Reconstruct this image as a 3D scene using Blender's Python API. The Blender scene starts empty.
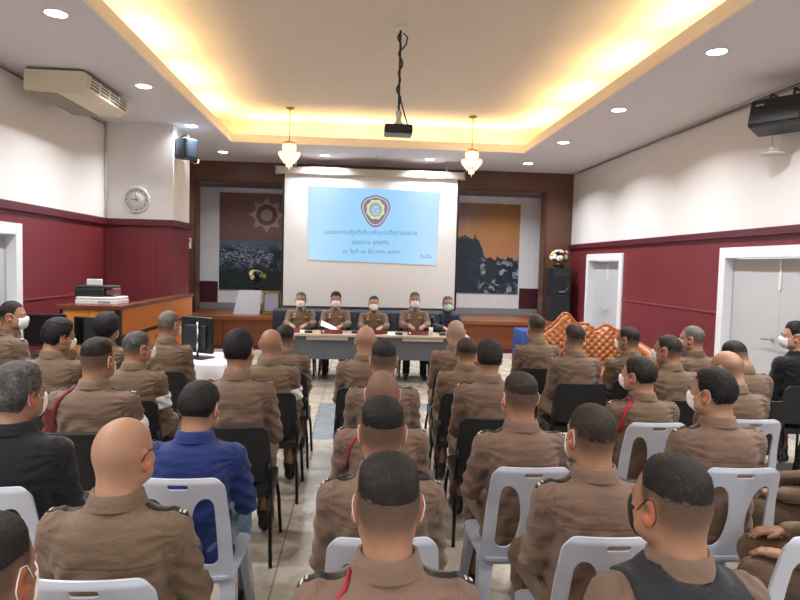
import bpy, bmesh, math, random
import numpy as np
from mathutils import Vector, Matrix
random.seed(7)
PI = math.pi
R = math.radians
scene = bpy.context.scene
COL = scene.collection

# ------------------------------------------------------------------ camera
FPX, EYE = 620.0, 1.75


def cam_matrix(roll=.022, vx=358., vy=264.):
    Y = np.array([vx - 400, 300 - vy, -FPX]); Y /= np.linalg.norm(Y)
    Z = np.array([math.sin(roll), math.cos(roll), 0.]); Z -= Y * (Y @ Z); Z /= np.linalg.norm(Z)
    return np.array([np.cross(Y, Z), Y, Z])


CM = cam_matrix()
cd = bpy.data.cameras.new('camera'); co = bpy.data.objects.new('camera', cd); COL.objects.link(co)
cd.sensor_width = 36; cd.lens = FPX / 800 * 36; cd.clip_start = .05
mw = Matrix([list(r) for r in CM]).to_4x4(); mw.translation = (0, 0, EYE); co.matrix_world = mw
scene.camera = co


def at(px, py, Y):
    """room point seen at a pixel of the photograph, at depth Y along the room"""
    d = CM @ np.array([px - 400, 300 - py, -FPX])
    k = Y / d[1]
    return d[0] * k, Y, EYE + d[2] * k


# ------------------------------------------------------------------ objects
def link(o, parent=None):
    COL.objects.link(o)
    if parent is not None:
        o.parent = parent
    return o


def tag(o, label=None, cat=None, group=None, kind=None):
    for k, v in (('label', label), ('category', cat), ('group', group), ('kind', kind)):
        if v: o[k] = v
    return o


def thing(name, label, cat, loc=(0, 0, 0), rz=0, group=None):
    o = bpy.data.objects.new(name, None); link(o)
    o.empty_display_size = .1
    o.location = loc; o.rotation_euler = (0, 0, rz)
    return tag(o, label, cat, group)


def dup(root, loc=None, rz=None, label=None, group=None):
    def rec(o, parent):
        c = o.copy(); COL.objects.link(c)
        if parent is not None: c.parent = parent
        for ch in list(o.children): rec(ch, c)
        return c
    r = rec(root, None)
    if loc is not None: r.location = loc
    if rz is not None: r.rotation_euler = (0, 0, rz)
    if label: r['label'] = label
    if group: r['group'] = group
    return r


class MB:
    """collects shapes into one mesh"""
    def __init__(s):
        s.v = []; s.f = []; s.m = []; s.sm = []

    def add(s, vs, fs, mi=0, smooth=False):
        b = len(s.v); s.v += [tuple(p) for p in vs]
        for f in fs:
            s.f.append(tuple(b + i for i in f)); s.m.append(mi); s.sm.append(smooth)
        return s

    def box(s, x0, x1, y0, y1, z0, z1, bev=0, mi=0, seg=2):
        if bev <= 0:
            v = [(x0, y0, z0), (x1, y0, z0), (x1, y1, z0), (x0, y1, z0), (x0, y0, z1), (x1, y0, z1), (x1, y1, z1), (x0, y1, z1)]
            f = [(3, 2, 1, 0), (4, 5, 6, 7), (0, 1, 5, 4), (1, 2, 6, 5), (2, 3, 7, 6), (3, 0, 4, 7)]
            return s.add(v, f, mi)
        bm = bmesh.new(); bmesh.ops.create_cube(bm, size=1)
        for v in bm.verts:
            v.co = ((x0 + x1) / 2 + v.co.x * (x1 - x0), (y0 + y1) / 2 + v.co.y * (y1 - y0), (z0 + z1) / 2 + v.co.z * (z1 - z0))
        bmesh.ops.bevel(bm, geom=list(bm.edges), offset=bev, segments=seg, profile=.5, affect='EDGES')
        bm.verts.index_update()
        s.add([v.co[:] for v in bm.verts], [tuple(v.index for v in f.verts) for f in bm.faces], mi, False); bm.free()
        return s

    def tube(s, pts, r, n=8, mi=0, closed=False, caps=True):
        pts = [Vector(p) for p in pts]; rs = r if hasattr(r, '__len__') else [r] * len(pts)
        N = len(pts); vs = []; up = None
        for i, p in enumerate(pts):
            a = pts[i - 1] if (i > 0 or closed) else p
            b = pts[(i + 1) % N] if (i < N - 1 or closed) else p
            t = (b - a).normalized()
            if up is None:
                up = Vector((0, 0, 1)) if abs(t.z) < .9 else Vector((1, 0, 0))
            u = (up - t * up.dot(t)).normalized(); w = t.cross(u); up = u
            for k in range(n):
                an = 2 * PI * k / n
                vs.append(p + (u * math.cos(an) + w * math.sin(an)) * rs[i])
        fs = []
        for i in range(N if closed else N - 1):
            j = (i + 1) % N
            for k in range(n):
                l = (k + 1) % n
                fs.append((i * n + k, i * n + l, j * n + l, j * n + k))
        s.add(vs, fs, mi, True)
        if caps and not closed:
            s.add([], [], mi)
            b = len(s.v) - len(vs)
            s.f.append(tuple(b + k for k in reversed(range(n)))); s.m.append(mi); s.sm.append(False)
            s.f.append(tuple(b + (N - 1) * n + k for k in range(n))); s.m.append(mi); s.sm.append(False)
        return s

    def lathe(s, prof, n=20, c=(0, 0, 0), mi=0, smooth=True, axis='z', cap=True):
        vs = []
        for r, h in prof:
            for k in range(n):
                a = 2 * PI * k / n; x, y = r * math.cos(a), r * math.sin(a)
                p = (x, y, h) if axis == 'z' else ((x, -h, y) if axis == 'y' else (h, x, y))
                vs.append((c[0] + p[0], c[1] + p[1], c[2] + p[2]))
        fs = []
        for i in range(len(prof) - 1):
            for k in range(n):
                l = (k + 1) % n; fs.append((i * n + k, i * n + l, (i + 1) * n + l, (i + 1) * n + k))
        if cap and prof[0][0] > 1e-5: fs.append(tuple(reversed(range(n))))
        if cap and prof[-1][0] > 1e-5: fs.append(tuple((len(prof) - 1) * n + k for k in range(n)))
        return s.add(vs, fs, mi, smooth)

    def prism(s, poly, h0, h1, plane='xz', mi=0):
        n = len(poly)
        def P(a, b, h): return (a, h, b) if plane == 'xz' else ((a, b, h) if plane == 'xy' else (h, a, b))
        vs = [P(a, b, h0) for a, b in poly] + [P(a, b, h1) for a, b in poly]
        fs = [tuple(range(n)), tuple(reversed(range(n, 2 * n)))] + [(i, n + i, n + (i + 1) % n, (i + 1) % n) for i in range(n)]
        return s.add(vs, fs, mi)

    def ball(s, c, r, n=10, mi=0):
        r = r if hasattr(r, '__len__') else (r, r, r); m = max(5, n // 2 + 1)
        vs = []
        for i in range(m + 1):
            t = PI * i / m
            for k in range(n):
                a = 2 * PI * k / n
                vs.append((c[0] + r[0] * math.sin(t) * math.cos(a), c[1] + r[1] * math.sin(t) * math.sin(a), c[2] + r[2] * math.cos(t)))
        fs = [(i * n + k, (i + 1) * n + k, (i + 1) * n + (k + 1) % n, i * n + (k + 1) % n) for i in range(m) for k in range(n)]
        return s.add(vs, fs, mi, True)

    def xf(s, M, start=0):
        s.v[start:] = [tuple(M @ Vector(p)) for p in s.v[start:]]; return s

    def build(s, name, mats, parent=None, fix=True):
        me = bpy.data.meshes.new(name); me.from_pydata(s.v, [], s.f)
        mats = mats if isinstance(mats, (list, tuple)) else [mats]
        for m in mats: me.materials.append(m)
        for p, mi, sm in zip(me.polygons, s.m, s.sm): p.material_index = mi; p.use_smooth = sm
        if fix:
            bm = bmesh.new(); bm.from_mesh(me); bmesh.ops.remove_doubles(bm, verts=bm.verts, dist=1e-5)
            bmesh.ops.recalc_face_normals(bm, faces=bm.faces); bm.to_mesh(me); bm.free()
        me.update()
        return link(bpy.data.objects.new(name, me), parent)


def struct(o): o['kind'] = 'structure'; return o


def bx(name, mat, parent, *a, bev=0):
    return MB().box(*a, bev=bev).build(name, mat, parent)


def np_mesh(name, V, F, mat, smooth=True, attrs=None):
    me = bpy.data.meshes.new(name)
    V = np.ascontiguousarray(V, np.float32); F = np.ascontiguousarray(F, np.int32); k = F.shape[1]
    me.vertices.add(len(V)); me.vertices.foreach_set('co', V.ravel())
    me.loops.add(F.size); me.loops.foreach_set('vertex_index', F.ravel())
    me.polygons.add(len(F)); me.polygons.foreach_set('loop_start', np.arange(0, F.size, k, dtype=np.int32))
    me.polygons.foreach_set('use_smooth', np.full(len(F), smooth))
    if mat: me.materials.append(mat)
    for n, a in (attrs or {}).items():
        if a.ndim == 1:
            me.attributes.new(n, 'FLOAT', 'POINT').data.foreach_set('value', np.ascontiguousarray(a, np.float32))
        else:
            me.attributes.new(n, 'FLOAT_VECTOR', 'POINT').data.foreach_set('vector', np.ascontiguousarray(a, np.float32).ravel())
    me.update(); me.validate()
    return me


# ------------------------------------------------------------------ materials
def lin(c):
    if isinstance(c, str):
        c = tuple(int(c[i:i + 2], 16) for i in (0, 2, 4))
    return tuple(((x / 255) / 12.92 if x / 255 <= .04045 else ((x / 255 + .055) / 1.055) ** 2.4) for x in c)


class NT:
    def __init__(s, name):
        s.mat = bpy.data.materials.new(name); s.mat.use_nodes = True
        s.t = s.mat.node_tree; s.n = s.t.nodes; s.n.clear()
        s.out = s.n.new('ShaderNodeOutputMaterial'); s.b = s.n.new('ShaderNodeBsdfPrincipled')
        s.t.links.new(s.b.outputs[0], s.out.inputs[0])

    def set(s, inp, v):
        if hasattr(v, 'is_output'): s.t.links.new(v, inp)
        elif isinstance(v, (tuple, list)) and len(v) == 3 and len(inp.default_value) == 4: inp.default_value = (*v, 1)
        else: inp.default_value = v

    def node(s, typ, **kw):
        n = s.n.new(typ)
        for k, v in kw.items(): setattr(n, k, v)
        return n

    def m(s, op, a, b=0., c=0.):
        n = s.node('ShaderNodeMath', operation=op)
        for i, v in enumerate((a, b, c)): s.set(n.inputs[i], v)
        return n.outputs[0]

    def mix(s, f, a, b):
        n = s.node('ShaderNodeMix', data_type='RGBA')
        s.set(n.inputs[0], f); s.set(n.inputs[6], a); s.set(n.inputs[7], b)
        return n.outputs[2]

    def coord(s, which='Object'):
        return s.node('ShaderNodeTexCoord').outputs[which]

    def attr(s, name):
        n = s.node('ShaderNodeAttribute', attribute_name=name, attribute_type='GEOMETRY')
        return n

    def xyz(s, v):
        n = s.node('ShaderNodeSeparateXYZ'); s.set(n.inputs[0], v); return n.outputs

    def scale(s, v, k):
        n = s.node('ShaderNodeVectorMath', operation='MULTIPLY'); s.set(n.inputs[0], v); n.inputs[1].default_value = k
        return n.outputs[0]

    def noise(s, v, scale, detail=3, rough=.5):
        n = s.node('ShaderNodeTexNoise'); s.set(n.inputs['Vector'], v)
        n.inputs['Scale'].default_value = scale; n.inputs['Detail'].default_value = detail; n.inputs['Roughness'].default_value = rough
        return n.outputs[0]

    def ramp(s, f, a, b):
        n = s.node('ShaderNodeMapRange', interpolation_type='SMOOTHSTEP'); s.set(n.inputs[0], f)
        n.inputs[1].default_value = a; n.inputs[2].default_value = b
        return n.outputs[0]

    def cramp(s, f, stops):
        n = s.node('ShaderNodeValToRGB'); s.set(n.inputs[0], f); e = n.color_ramp.elements
        while len(e) < len(stops): e.new(.5)
        for k, (p, c) in enumerate(stops): e[k].position = p; e[k].color = (*c, 1)
        return n.outputs[0]

    def bump(s, h, strength=.2, dist=.01):
        n = s.node('ShaderNodeBump'); n.inputs['Strength'].default_value = strength; n.inputs['Distance'].default_value = dist
        s.set(n.inputs['Height'], h); s.t.links.new(n.outputs[0], s.b.inputs['Normal'])

    def fin(s, col=None, rough=.5, metal=0., spec=.5, emit=None, es=0.):
        if col is not None: s.set(s.b.inputs['Base Color'], col)
        s.set(s.b.inputs['Roughness'], rough); s.set(s.b.inputs['Metallic'], metal); s.b.inputs['Specular IOR Level'].default_value = spec
        if emit is not None:
            s.set(s.b.inputs['Emission Color'], emit); s.b.inputs['Emission Strength'].default_value = es
        return s.mat


_pm = {}


def plain(name, col, rough=.5, metal=0., spec=.5, var=.08, es=0.):
    """flat colour with faint procedural mottling"""
    if name in _pm: return _pm[name]
    t = NT(name); c = lin(col)
    n = t.noise(t.coord(), 6, 3)
    f = t.m('MULTIPLY_ADD', n, var * 2, 1 - var)
    cc = t.node('ShaderNodeVectorMath', operation='SCALE'); cc.inputs[0].default_value = c; t.set(cc.inputs[3], f)
    m = t.fin(cc.outputs[0], t.m('MULTIPLY_ADD', n, .1, max(.02, rough - .05)), metal, spec, c if es else None, es)
    _pm[name] = m
    return m


def emis(name, col, es):
    t = NT(name); n = t.noise(t.coord(), 3, 1)
    return t.fin((.02, .02, .02), .6, 0, .2, t.mix(t.m('MULTIPLY', n, .06), lin(col), (1, 1, 1)), es)


def fabric(name, col, seam=True, bump=.5, dark=.86, rough=.85):
    t = NT(name); r = t.attr('rest').outputs['Vector']; c = lin(col)
    big = t.noise(r, 9, 4, .6); fine = t.noise(r, 420, 2)
    k = t.m('MULTIPLY_ADD', big, .30, .85)
    cc = t.node('ShaderNodeVectorMath', operation='SCALE'); cc.inputs[0].default_value = c; t.set(cc.inputs[3], k)
    colr = cc.outputs[0]
    x, y, z = t.xyz(r)
    if seam:
        d = t.m('ABSOLUTE', t.m('SUBTRACT', z, .872))
        s1 = t.m('LESS_THAN', d, .0035); s1 = t.m('MULTIPLY', s1, t.m('LESS_THAN', y, -.07))
        s1 = t.m('MULTIPLY', s1, t.m('LESS_THAN', t.m('ABSOLUTE', x), .155))
        d2 = t.m('ABSOLUTE', t.m('SUBTRACT', t.m('ABSOLUTE', x), .172)); s2 = t.m('LESS_THAN', d2, .0025); s2 = t.m('MULTIPLY', s2, t.m('GREATER_THAN', z, .83))
        s = t.m('MAXIMUM', s1, t.m('MULTIPLY', s2, .35))
        colr = t.mix(t.m('MULTIPLY', s, .55), colr, tuple(v * .25 for v in c))
    h = t.m('ADD', t.m('MULTIPLY', t.noise(t.scale(r, (1, 1, 2.2)), 14, 4, .55), 1.), t.m('MULTIPLY', fine, .05))
    t.bump(h, bump, .02)
    t.b.inputs['Sheen Weight'].default_value = .15
    return t.fin(colr, rough, 0, .25)


def skin_mat(name, col, stub='3a302a'):
    t = NT(name); r = t.attr('rest').outputs['Vector']; c = lin(col)
    n = t.noise(r, 18, 4); k = t.m('MULTIPLY_ADD', n, .24, .88)
    cc = t.node('ShaderNodeVectorMath', operation='SCALE'); cc.inputs[0].default_value = c; t.set(cc.inputs[3], k)
    st = t.attr('stubble').outputs['Fac']; ear = t.attr('ear').outputs['Fac']
    red = (min(1, c[0] * 1.25), c[1] * .72, c[2] * .6)
    col1 = t.mix(ear, cc.outputs[0], red)  # redder ears stand in for light glowing through them; lips share the tint
    sp = t.noise(r, 260, 2)
    f = t.m('MULTIPLY', st, t.m('MULTIPLY_ADD', sp, .5, .72)); f = t.m('MINIMUM', f, 1.)
    col2 = t.mix(f, col1, lin(stub))
    t.bump(t.m('ADD', t.noise(r, 60, 3), t.m('MULTIPLY', t.m('MULTIPLY', sp, st), .8)), .12, .004)
    return t.fin(col2, t.m('MULTIPLY_ADD', st, .25, .5), 0, .35)


def hair_mat(name, col, tip):
    t = NT(name); r = t.attr('rest').outputs['Vector']
    n = t.noise(t.scale(r, (1, 1, .25)), 230, 3, .7); m = t.noise(r, 22, 3)
    c = t.mix(t.m('MULTIPLY', t.ramp(n, .4, .75), t.ramp(m, .35, .7)), lin(col), lin(tip))
    t.bump(t.m('ADD', n, t.m('MULTIPLY', m, .6)), .6, .006)
    return t.fin(c, .65, 0, .3)


def wood(name, c1, c2, rough=.35, axis=2, sc=6, bump=.05):
    t = NT(name); v = t.coord(); k = [sc * 3] * 3; k[axis] = sc * .22
    n = t.noise(t.scale(v, tuple(k)), 1.2, 5, .6); n2 = t.noise(v, .9, 2)
    c = t.mix(n, lin(c1), lin(c2)); t.bump(n, bump, .004)
    return t.fin(t.mix(t.m('MULTIPLY', n2, .35), c, tuple(x * .7 for x in lin(c1))), rough, 0, .4)
# ------------------------------------------------------------------ implicit shapes -> one continuous surface
def axis(*segs):
    out = []
    for a, b, h in segs:
        n = max(1, int(round((b - a) / h))); out += list(np.linspace(a, b, n + 1)[(1 if out else 0):])
    return np.array(out, np.float32)


class Grid:
    def __init__(s, xs, ys, zs):
        s.ax = (xs, ys, zs); s.v = np.full((len(xs), len(ys), len(zs)), .25, np.float32)

    def sl(s, lo, hi):
        r = []
        for a, l, h in zip(s.ax, lo, hi):
            i0 = max(0, np.searchsorted(a, l) - 1); i1 = min(len(a), np.searchsorted(a, h) + 1); r.append(slice(i0, max(i0 + 1, i1)))
        return tuple(r)

    def co(s, sl=(slice(None),) * 3):
        x, y, z = (a[q] for a, q in zip(s.ax, sl)); return x[:, None, None], y[None, :, None], z[None, None, :]

    def add(s, fn, lo, hi, k=.02, m=.05):
        sl = s.sl([a - m for a in lo], [a + m for a in hi]); a = s.v[sl]
        if a.size == 0: return
        b = fn(*s.co(sl)).astype(np.float32)
        if k > 0:
            h = np.clip(.5 + .5 * (a - b) / k, 0, 1); r = a * (1 - h) + b * h - k * h * (1 - h)
        else: r = np.minimum(a, b)
        s.v[sl] = r

    def cut(s, fn, lo, hi, k=.01, m=.03):
        sl = s.sl([a - m for a in lo], [a + m for a in hi]); a = s.v[sl]
        if a.size == 0: return
        b = -fn(*s.co(sl)).astype(np.float32)
        h = np.clip(.5 - .5 * (a - b) / k, 0, 1); s.v[sl] = a * (1 - h) + b * h + k * h * (1 - h)

    def cone(s, a, b, ra, rb, k=.02):
        a, b = np.array(a, float), np.array(b, float); d = b - a; L = d @ d; q = max(ra, rb)
        def f(X, Y, Z):
            t = np.clip(((X - a[0]) * d[0] + (Y - a[1]) * d[1] + (Z - a[2]) * d[2]) / L, 0, 1)
            return np.sqrt((X - a[0] - t * d[0]) ** 2 + (Y - a[1] - t * d[1]) ** 2 + (Z - a[2] - t * d[2]) ** 2) - (ra + (rb - ra) * t)
        s.add(f, np.minimum(a, b) - q, np.maximum(a, b) + q, k)

    def ell(s, c, r, k=.02, cut=False, rot=None):
        def f(X, Y, Z):
            x, y, z = X - c[0], Y - c[1], Z - c[2]
            if rot:
                cs, sn = math.cos(rot), math.sin(rot); x, y = x * cs + y * sn, -x * sn + y * cs
            q = np.sqrt((x / r[0]) ** 2 + (y / r[1]) ** 2 + (z / r[2]) ** 2)
            q2 = np.sqrt((x / r[0] ** 2) ** 2 + (y / r[1] ** 2) ** 2 + (z / r[2] ** 2) ** 2) + 1e-6
            return q * (q - 1) / q2
        m = max(r) if rot else 0
        e = [max(m, q) for q in r] if rot else r
        (s.cut if cut else s.add)(f, [c[i] - e[i] for i in range(3)], [c[i] + e[i] for i in range(3)], k)

    def stack(s, kn, n=2.3, k=.03, grow=0.):
        kn = np.array(kn, float); z0, z1 = kn[0, 0], kn[-1, 0]
        def f(X, Y, Z):
            A = np.interp(Z, kn[:, 0], kn[:, 1]) + grow; B = np.interp(Z, kn[:, 0], kn[:, 2]) + grow; c = np.interp(Z, kn[:, 0], kn[:, 3])
            q = ((np.abs(X) / A) ** n + (np.abs(Y - c) / B) ** n) ** (1 / n)
            d = (q - 1) * np.minimum(A, B)
            return np.maximum(np.maximum(d, z0 - Z), Z - z1)
        a, b = kn[:, 1].max() + grow, kn[:, 2].max() + grow
        s.add(f, (-a, kn[:, 3].min() - b, z0), (a, kn[:, 3].max() + b, z1), k)


def nets(v, ax):
    """surface nets: one quad mesh of the zero level, on a grid of any spacing"""
    s = v < 0
    c = np.zeros(tuple(n - 1 for n in v.shape), np.uint8)
    O = [(i, j, k) for i in (0, 1) for j in (0, 1) for k in (0, 1)]
    sh = c.shape
    for o in O: c += s[o[0]:o[0] + sh[0], o[1]:o[1] + sh[1], o[2]:o[2] + sh[2]]
    act = (c > 0) & (c < 8); I = np.argwhere(act); idx = np.full(sh, -1, np.int32); idx[act] = np.arange(len(I))
    P = np.zeros((len(I), 3)); W = np.zeros(len(I))
    for a in O:
        for d in range(3):
            if a[d]: continue
            b = list(a); b[d] = 1
            va = v[I[:, 0] + a[0], I[:, 1] + a[1], I[:, 2] + a[2]]; vb = v[I[:, 0] + b[0], I[:, 1] + b[1], I[:, 2] + b[2]]
            x = (va < 0) != (vb < 0); t = np.where(x, va / np.where(x, va - vb, 1), 0)
            q = np.array(a, float)[None] + np.zeros((len(I), 3)); q[:, d] += t
            P[x] += q[x]; W[x] += 1
    P = I + P / W[:, None]
    V = np.stack([np.interp(P[:, d], np.arange(len(ax[d])), ax[d]) for d in range(3)], 1)
    F = []
    for d in range(3):
        e, g = [(1, 2), (2, 0), (0, 1)][d]
        lo = [slice(1, -1)] * 3; lo[d] = slice(0, -1); hi = [slice(1, -1)] * 3; hi[d] = slice(1, None)
        A, B = s[tuple(lo)], s[tuple(hi)]
        for flip, mk in ((False, A & ~B), (True, ~A & B)):
            q = np.argwhere(mk)
            if not len(q): continue
            q[:, e] += 1; q[:, g] += 1
            def at_(de, dg):
                w = q.copy(); w[:, e] -= de; w[:, g] -= dg; return idx[w[:, 0], w[:, 1], w[:, 2]]
            f = np.stack([at_(1, 1), at_(0, 1), at_(0, 0), at_(1, 0)], 1)
            F.append(f[:, ::-1] if flip else f)
    return V, np.concatenate(F)


def keep_faces(V, F, mask):
    F = F[mask]; u, inv = np.unique(F, return_inverse=True); return V[u], inv.reshape(F.shape)


def cull_inside(V, F, g, depth):
    """drop faces that lie deeper than depth inside field g (hidden inside the body)"""
    C = V[F].mean(1); ix = [np.clip(np.searchsorted(a, C[:, i]), 0, len(a) - 1) for i, a in enumerate(g.ax)]
    return keep_faces(V, F, g.v[ix[0], ix[1], ix[2]] > -depth)


def sstep(x, a, b):
    t = np.clip((x - a) / (b - a), 0, 1); return t * t * (3 - 2 * t)


# ------------------------------------------------------------------ the figure (seated, facing +y, hips over the origin, crown at 1.28)
HC = np.array([0, 0, 1.162])                    # head centre
TORSO = [(.45, .180, .135, -.015), (.56, .172, .130, -.03), (.68, .160, .124, -.045), (.80, .170, .124, -.052), (.90, .182, .122, -.052),
         (.95, .178, .112, -.050), (.985, .150, .098, -.048), (1.008, .100, .082, -.044), (1.034, .070, .068, -.040), (1.060, .056, .060, -.036)]
POSES = {  # shoulder, elbow, wrist, palm (right side; mirrored)
    'lap': ((.176, -.048, .938), (.205, .005, .68), (.150, .24, .632), (.125, .315, .628)),
    'wide': ((.178, -.045, .938), (.228, .02, .69), (.160, .25, .640), (.135, .325, .628)),
    'table': ((.176, -.030, .938), (.212, .13, .80), (.120, .40, .815), (.085, .475, .802)),
}


def head_core(g):
    x, y, z = HC
    g.ell((x, y - .012, z + .034), (.0755, .095, .086), .0)
    g.ell((x, y - .034, z + .0), (.066, .068, .072), .03)
    g.ell((x, y + .030, z - .028), (.060, .060, .084), .03)


def head_full(g):
    x, y, z = HC
    head_core(g)
    g.ell((x, y + .045, z - .082), (.040, .040, .028), .025)                    # jaw, chin
    for s in (-1, 1):
        g.ell((s * .055, y + .018, z - .062), (.016, .034, .030), .03)          # jaw corner
        g.ell((s * .036, y + .058, z - .026), (.024, .022, .020), .02)          # cheek
        g.ell((s * .031, y + .098, z + .002), (.017, .014, .012), .012, cut=True)   # eye socket
        g.ell((s * .031, y + .078, z + .001), (.013, .012, .009), .004)         # lids
    g.ell((x, y + .078, z + .020), (.048, .014, .009), .015)                    # brow
    g.cone((0, y + .086, z + .004), (0, y + .107, z - .026), .007, .012, .012)  # nose
    for s in (-1, 1): g.ell((s * .012, y + .097, z - .030), (.009, .011, .008), .008)
    g.ell((0, y + .089, z - .055), (.023, .009, .006), .006)                    # lips
    g.ell((0, y + .087, z - .065), (.020, .010, .006), .006)
    for s in (-1, 1):                                                           # ears
        g.ell((s * .081, y - .012, z - .006), (.0085, .021, .033), .008, rot=s * -.45)
        g.ell((s * .087, y - .006, z - .002), (.007, .011, .018), .006, cut=True)
        g.ell((s * .076, y - .004, z - .032), (.009, .012, .013), .012)         # lobe
    g.cone((0, -.022, z - .06), (0, -.040, 1.02), .056, .064, .03)              # neck
    g.cone((0, -.052, z - .05), (0, -.060, 1.05), .040, .045, .03)              # nape muscles


def build_body(pose):
    sh, el, wr, pa = POSES[pose]
    fz = (.69, .80) if pose == 'table' else (.58, .68)
    fy = (.36, .62) if pose == 'table' else (.24, .46)
    ys = [(-.23, -.13, .012), (-.13, .125, .0055)] + [(.125, fy[0], .013), (fy[0], fy[1], .006), (fy[1], .68, .013)]
    g = Grid(axis((-.34, -.20, .013), (-.20, -.105, .0065), (-.105, .105, .0055), (.105, .20, .0065), (.20, .34, .013)), axis(*ys),
             axis((-.03, fz[0], .015), (fz[0], fz[1], .006), (fz[1], 1.02, .014), (1.02, 1.30, .0055)))
    g.stack(TORSO[:-2], 2.3, .0, grow=-.014)
    for s in (-1, 1):
        m = lambda p: (s * p[0], p[1], p[2])
        g.cone(m(sh), m(el), .052, .042, .03); g.cone(m(el), m(wr), .042, .027, .015)
        g.cone((s * .09, -.02, .53), (s * .13, .35, .515), .078, .052, .03)
        g.cone((s * .13, .35, .515), (s * .135, .27, .09), .052, .036, .02)
        g.cone((s * .135, .24, .05), (s * .14, .40, .035), .036, .030, .02)
        # hand: palm, four fingers of different length bent at the knuckles, thumb from the side of the palm
        w, p = np.array(m(wr)), np.array(m(pa)); d = (p - w) / np.linalg.norm(p - w); side = np.array((-d[1], d[0], 0)) * -s
        side /= np.linalg.norm(side)                                            # towards the outside of the hand
        dn = np.array((0, 0, -1.))
        for q in (-.02, 0, .02): g.cone(w + side * q * .6, p + side * q, .017, .0135, .012)
        for q, L in ((-.030, .066), (-.010, .076), (.010, .071), (.029, .056)):
            a = p + side * q * .95; b = a + d * L * .5 + dn * .004; c = b + d * L * .42 + dn * L * .30
            g.cone(a, b, .0095, .0085, .004); g.cone(b, c, .0085, .0068, .003)
        a = w + d * .03 - side * .022; b = a + d * .03 - side * .026 + dn * .004; c = b + d * .03 - side * .006 + dn * .006
        g.cone(a, b, .012, .010, .006); g.cone(b, c, .010, .0075, .003)
    h = Grid(*g.ax); head_full(h)
    b = h.v; a = g.v; k = .03; t = np.clip(.5 + .5 * (a - b) / k, 0, 1); g.v = a * (1 - t) + b * t - k * t * (1 - t)
    V, F = nets(g.v, g.ax)
    return V, F


def folds(X, Y, Z):
    ax = np.abs(X)
    low = 1 - sstep(Z, .84, .93)
    d = .0044 * np.sin(2 * PI * (Z * 10.5 + .9 * np.sin(X * 10 + Z * 5) + .35 * np.sin(X * 23))) * low
    ang = np.arctan2(Z - .95, ax - .235); rr = np.sqrt((Z - .95) ** 2 + (ax - .235) ** 2)
    d = d + .0042 * np.sin(17 * ang + 5 * X + 14 * rr) * np.exp(-(rr / .13) ** 2) * sstep(rr, .01, .05)
    d = d + .0018 * np.sin(31 * X + 17 * Z + 4 * np.sin(Z * 19)) * np.sin(13 * X - 23 * Z)
    arm = sstep(ax, .19, .22) * (1 - sstep(Z, .90, .96))
    d = d + (.0020 * np.sin(2 * PI * (Z * 13 + Y * 7 + 1.4 * np.sin(Y * 12 + X * 8))) + .0016 * np.sin(2 * PI * (Z * 8 - X * 9 + Y * 5))) * arm
    d = d - .0045 * (1 - sstep(Z, .868, .876)) * (Y < 0) * (1 - sstep(ax, .15, .17))
    return d


def shirt_field(pose):
    sh, el, wr, pa = POSES[pose]
    g = Grid(axis((-.345, .345, .0085)), axis((-.24, .54, .0085)), axis((.45, 1.11, .0085)))
    g.stack(TORSO, 2.35, .0, grow=.002)
    for s in (-1, 1):
        m = lambda p: (s * p[0], p[1], p[2])
        g.ell(m((sh[0] - .014, sh[1], sh[2] - .002)), (.058, .060, .060), .035)
        e = np.array(m(el)); w = np.array(m(wr)); w = w + (e - w) * .06
        g.cone(m(sh), e, .060, .051, .03); g.cone(e, w, .051, .036, .015)
        g.cone(w + (e - w) * .12, w, .041, .040, .004)                          # cuff
    X, Y, Z = g.co(); g.v += folds(X, Y, Z).astype(np.float32)
    g.cut(lambda x, y, z: np.maximum(np.sqrt((x / .060) ** 2 + ((y + .030) / .056) ** 2) - 1, 0 * z + 1.02 - z) * .06, (-.07, -.1, 1.02), (.07, .04, 1.11), .004)
    return g


def trousers_mesh():
    g = Grid(axis((-.24, .24, .012)), axis((-.23, .46, .012)), axis((.03, .68, .012)))
    g.ell((0, -.02, .545), (.185, .155, .12), .0)
    for s in (-1, 1):
        g.cone((s * .09, -.02, .535), (s * .135, .35, .525), .096, .070, .03)
        g.cone((s * .135, .345, .525), (s * .138, .275, .10), .068, .056, .03)
    X, Y, Z = g.co()
    g.v += (.004 * np.sin(60 * Z + 30 * Y + 8 * np.sin(20 * X)) * sstep(Y, .2, .3)).astype(np.float32)
    flat = np.where(Y < .255, .447 - Z, -1.).astype(np.float32); g.v = np.maximum(g.v, flat)
    return nets(g.v, g.ax)


def shoe_mesh(s):
    g = Grid(axis((s * .14 - .07, s * .14 + .07, .009)), axis((.17, .50, .009)), axis((-.02, .16, .009)))
    g.cone((s * .138, .24, .048), (s * .143, .34, .050), .040, .042, .0); g.cone((s * .143, .34, .046), (s * .148, .43, .034), .042, .034, .02)
    g.cone((s * .137, .255, .06), (s * .137, .265, .12), .042, .046, .02)
    X, Y, Z = g.co(); g.v = np.maximum(g.v, np.maximum(.004 - Z, Z - .135) + 0 * X)
    return nets(g.v, g.ax)


# thin layers that follow the shirt or head: the surface grown by off, kept inside a region
def layer(g, off, region, lo, hi, depth=.012):
    sl = g.sl(lo, hi); ax = tuple(a[q] for a, q in zip(g.ax, sl)); X, Y, Z = g.co(sl)
    v = np.maximum(g.v[sl] - off, region(X, Y, Z)).astype(np.float32)
    V, F = nets(v, ax)
    return cull_inside(V, F, g, depth)


HG = Grid(axis((-.126, .126, .006)), axis((-.16, .135, .006)), axis((1.0, 1.32, .006))); head_core(HG)
x_, y_, z_ = HC
HG.cone((0, -.022, z_ - .06), (0, -.040, 1.02), .056, .064, .03)
MG = Grid(axis((-.105, .105, .0055)), axis((-.03, .15, .0055)), axis((1.02, 1.24, .0055))); head_full(MG)


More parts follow.
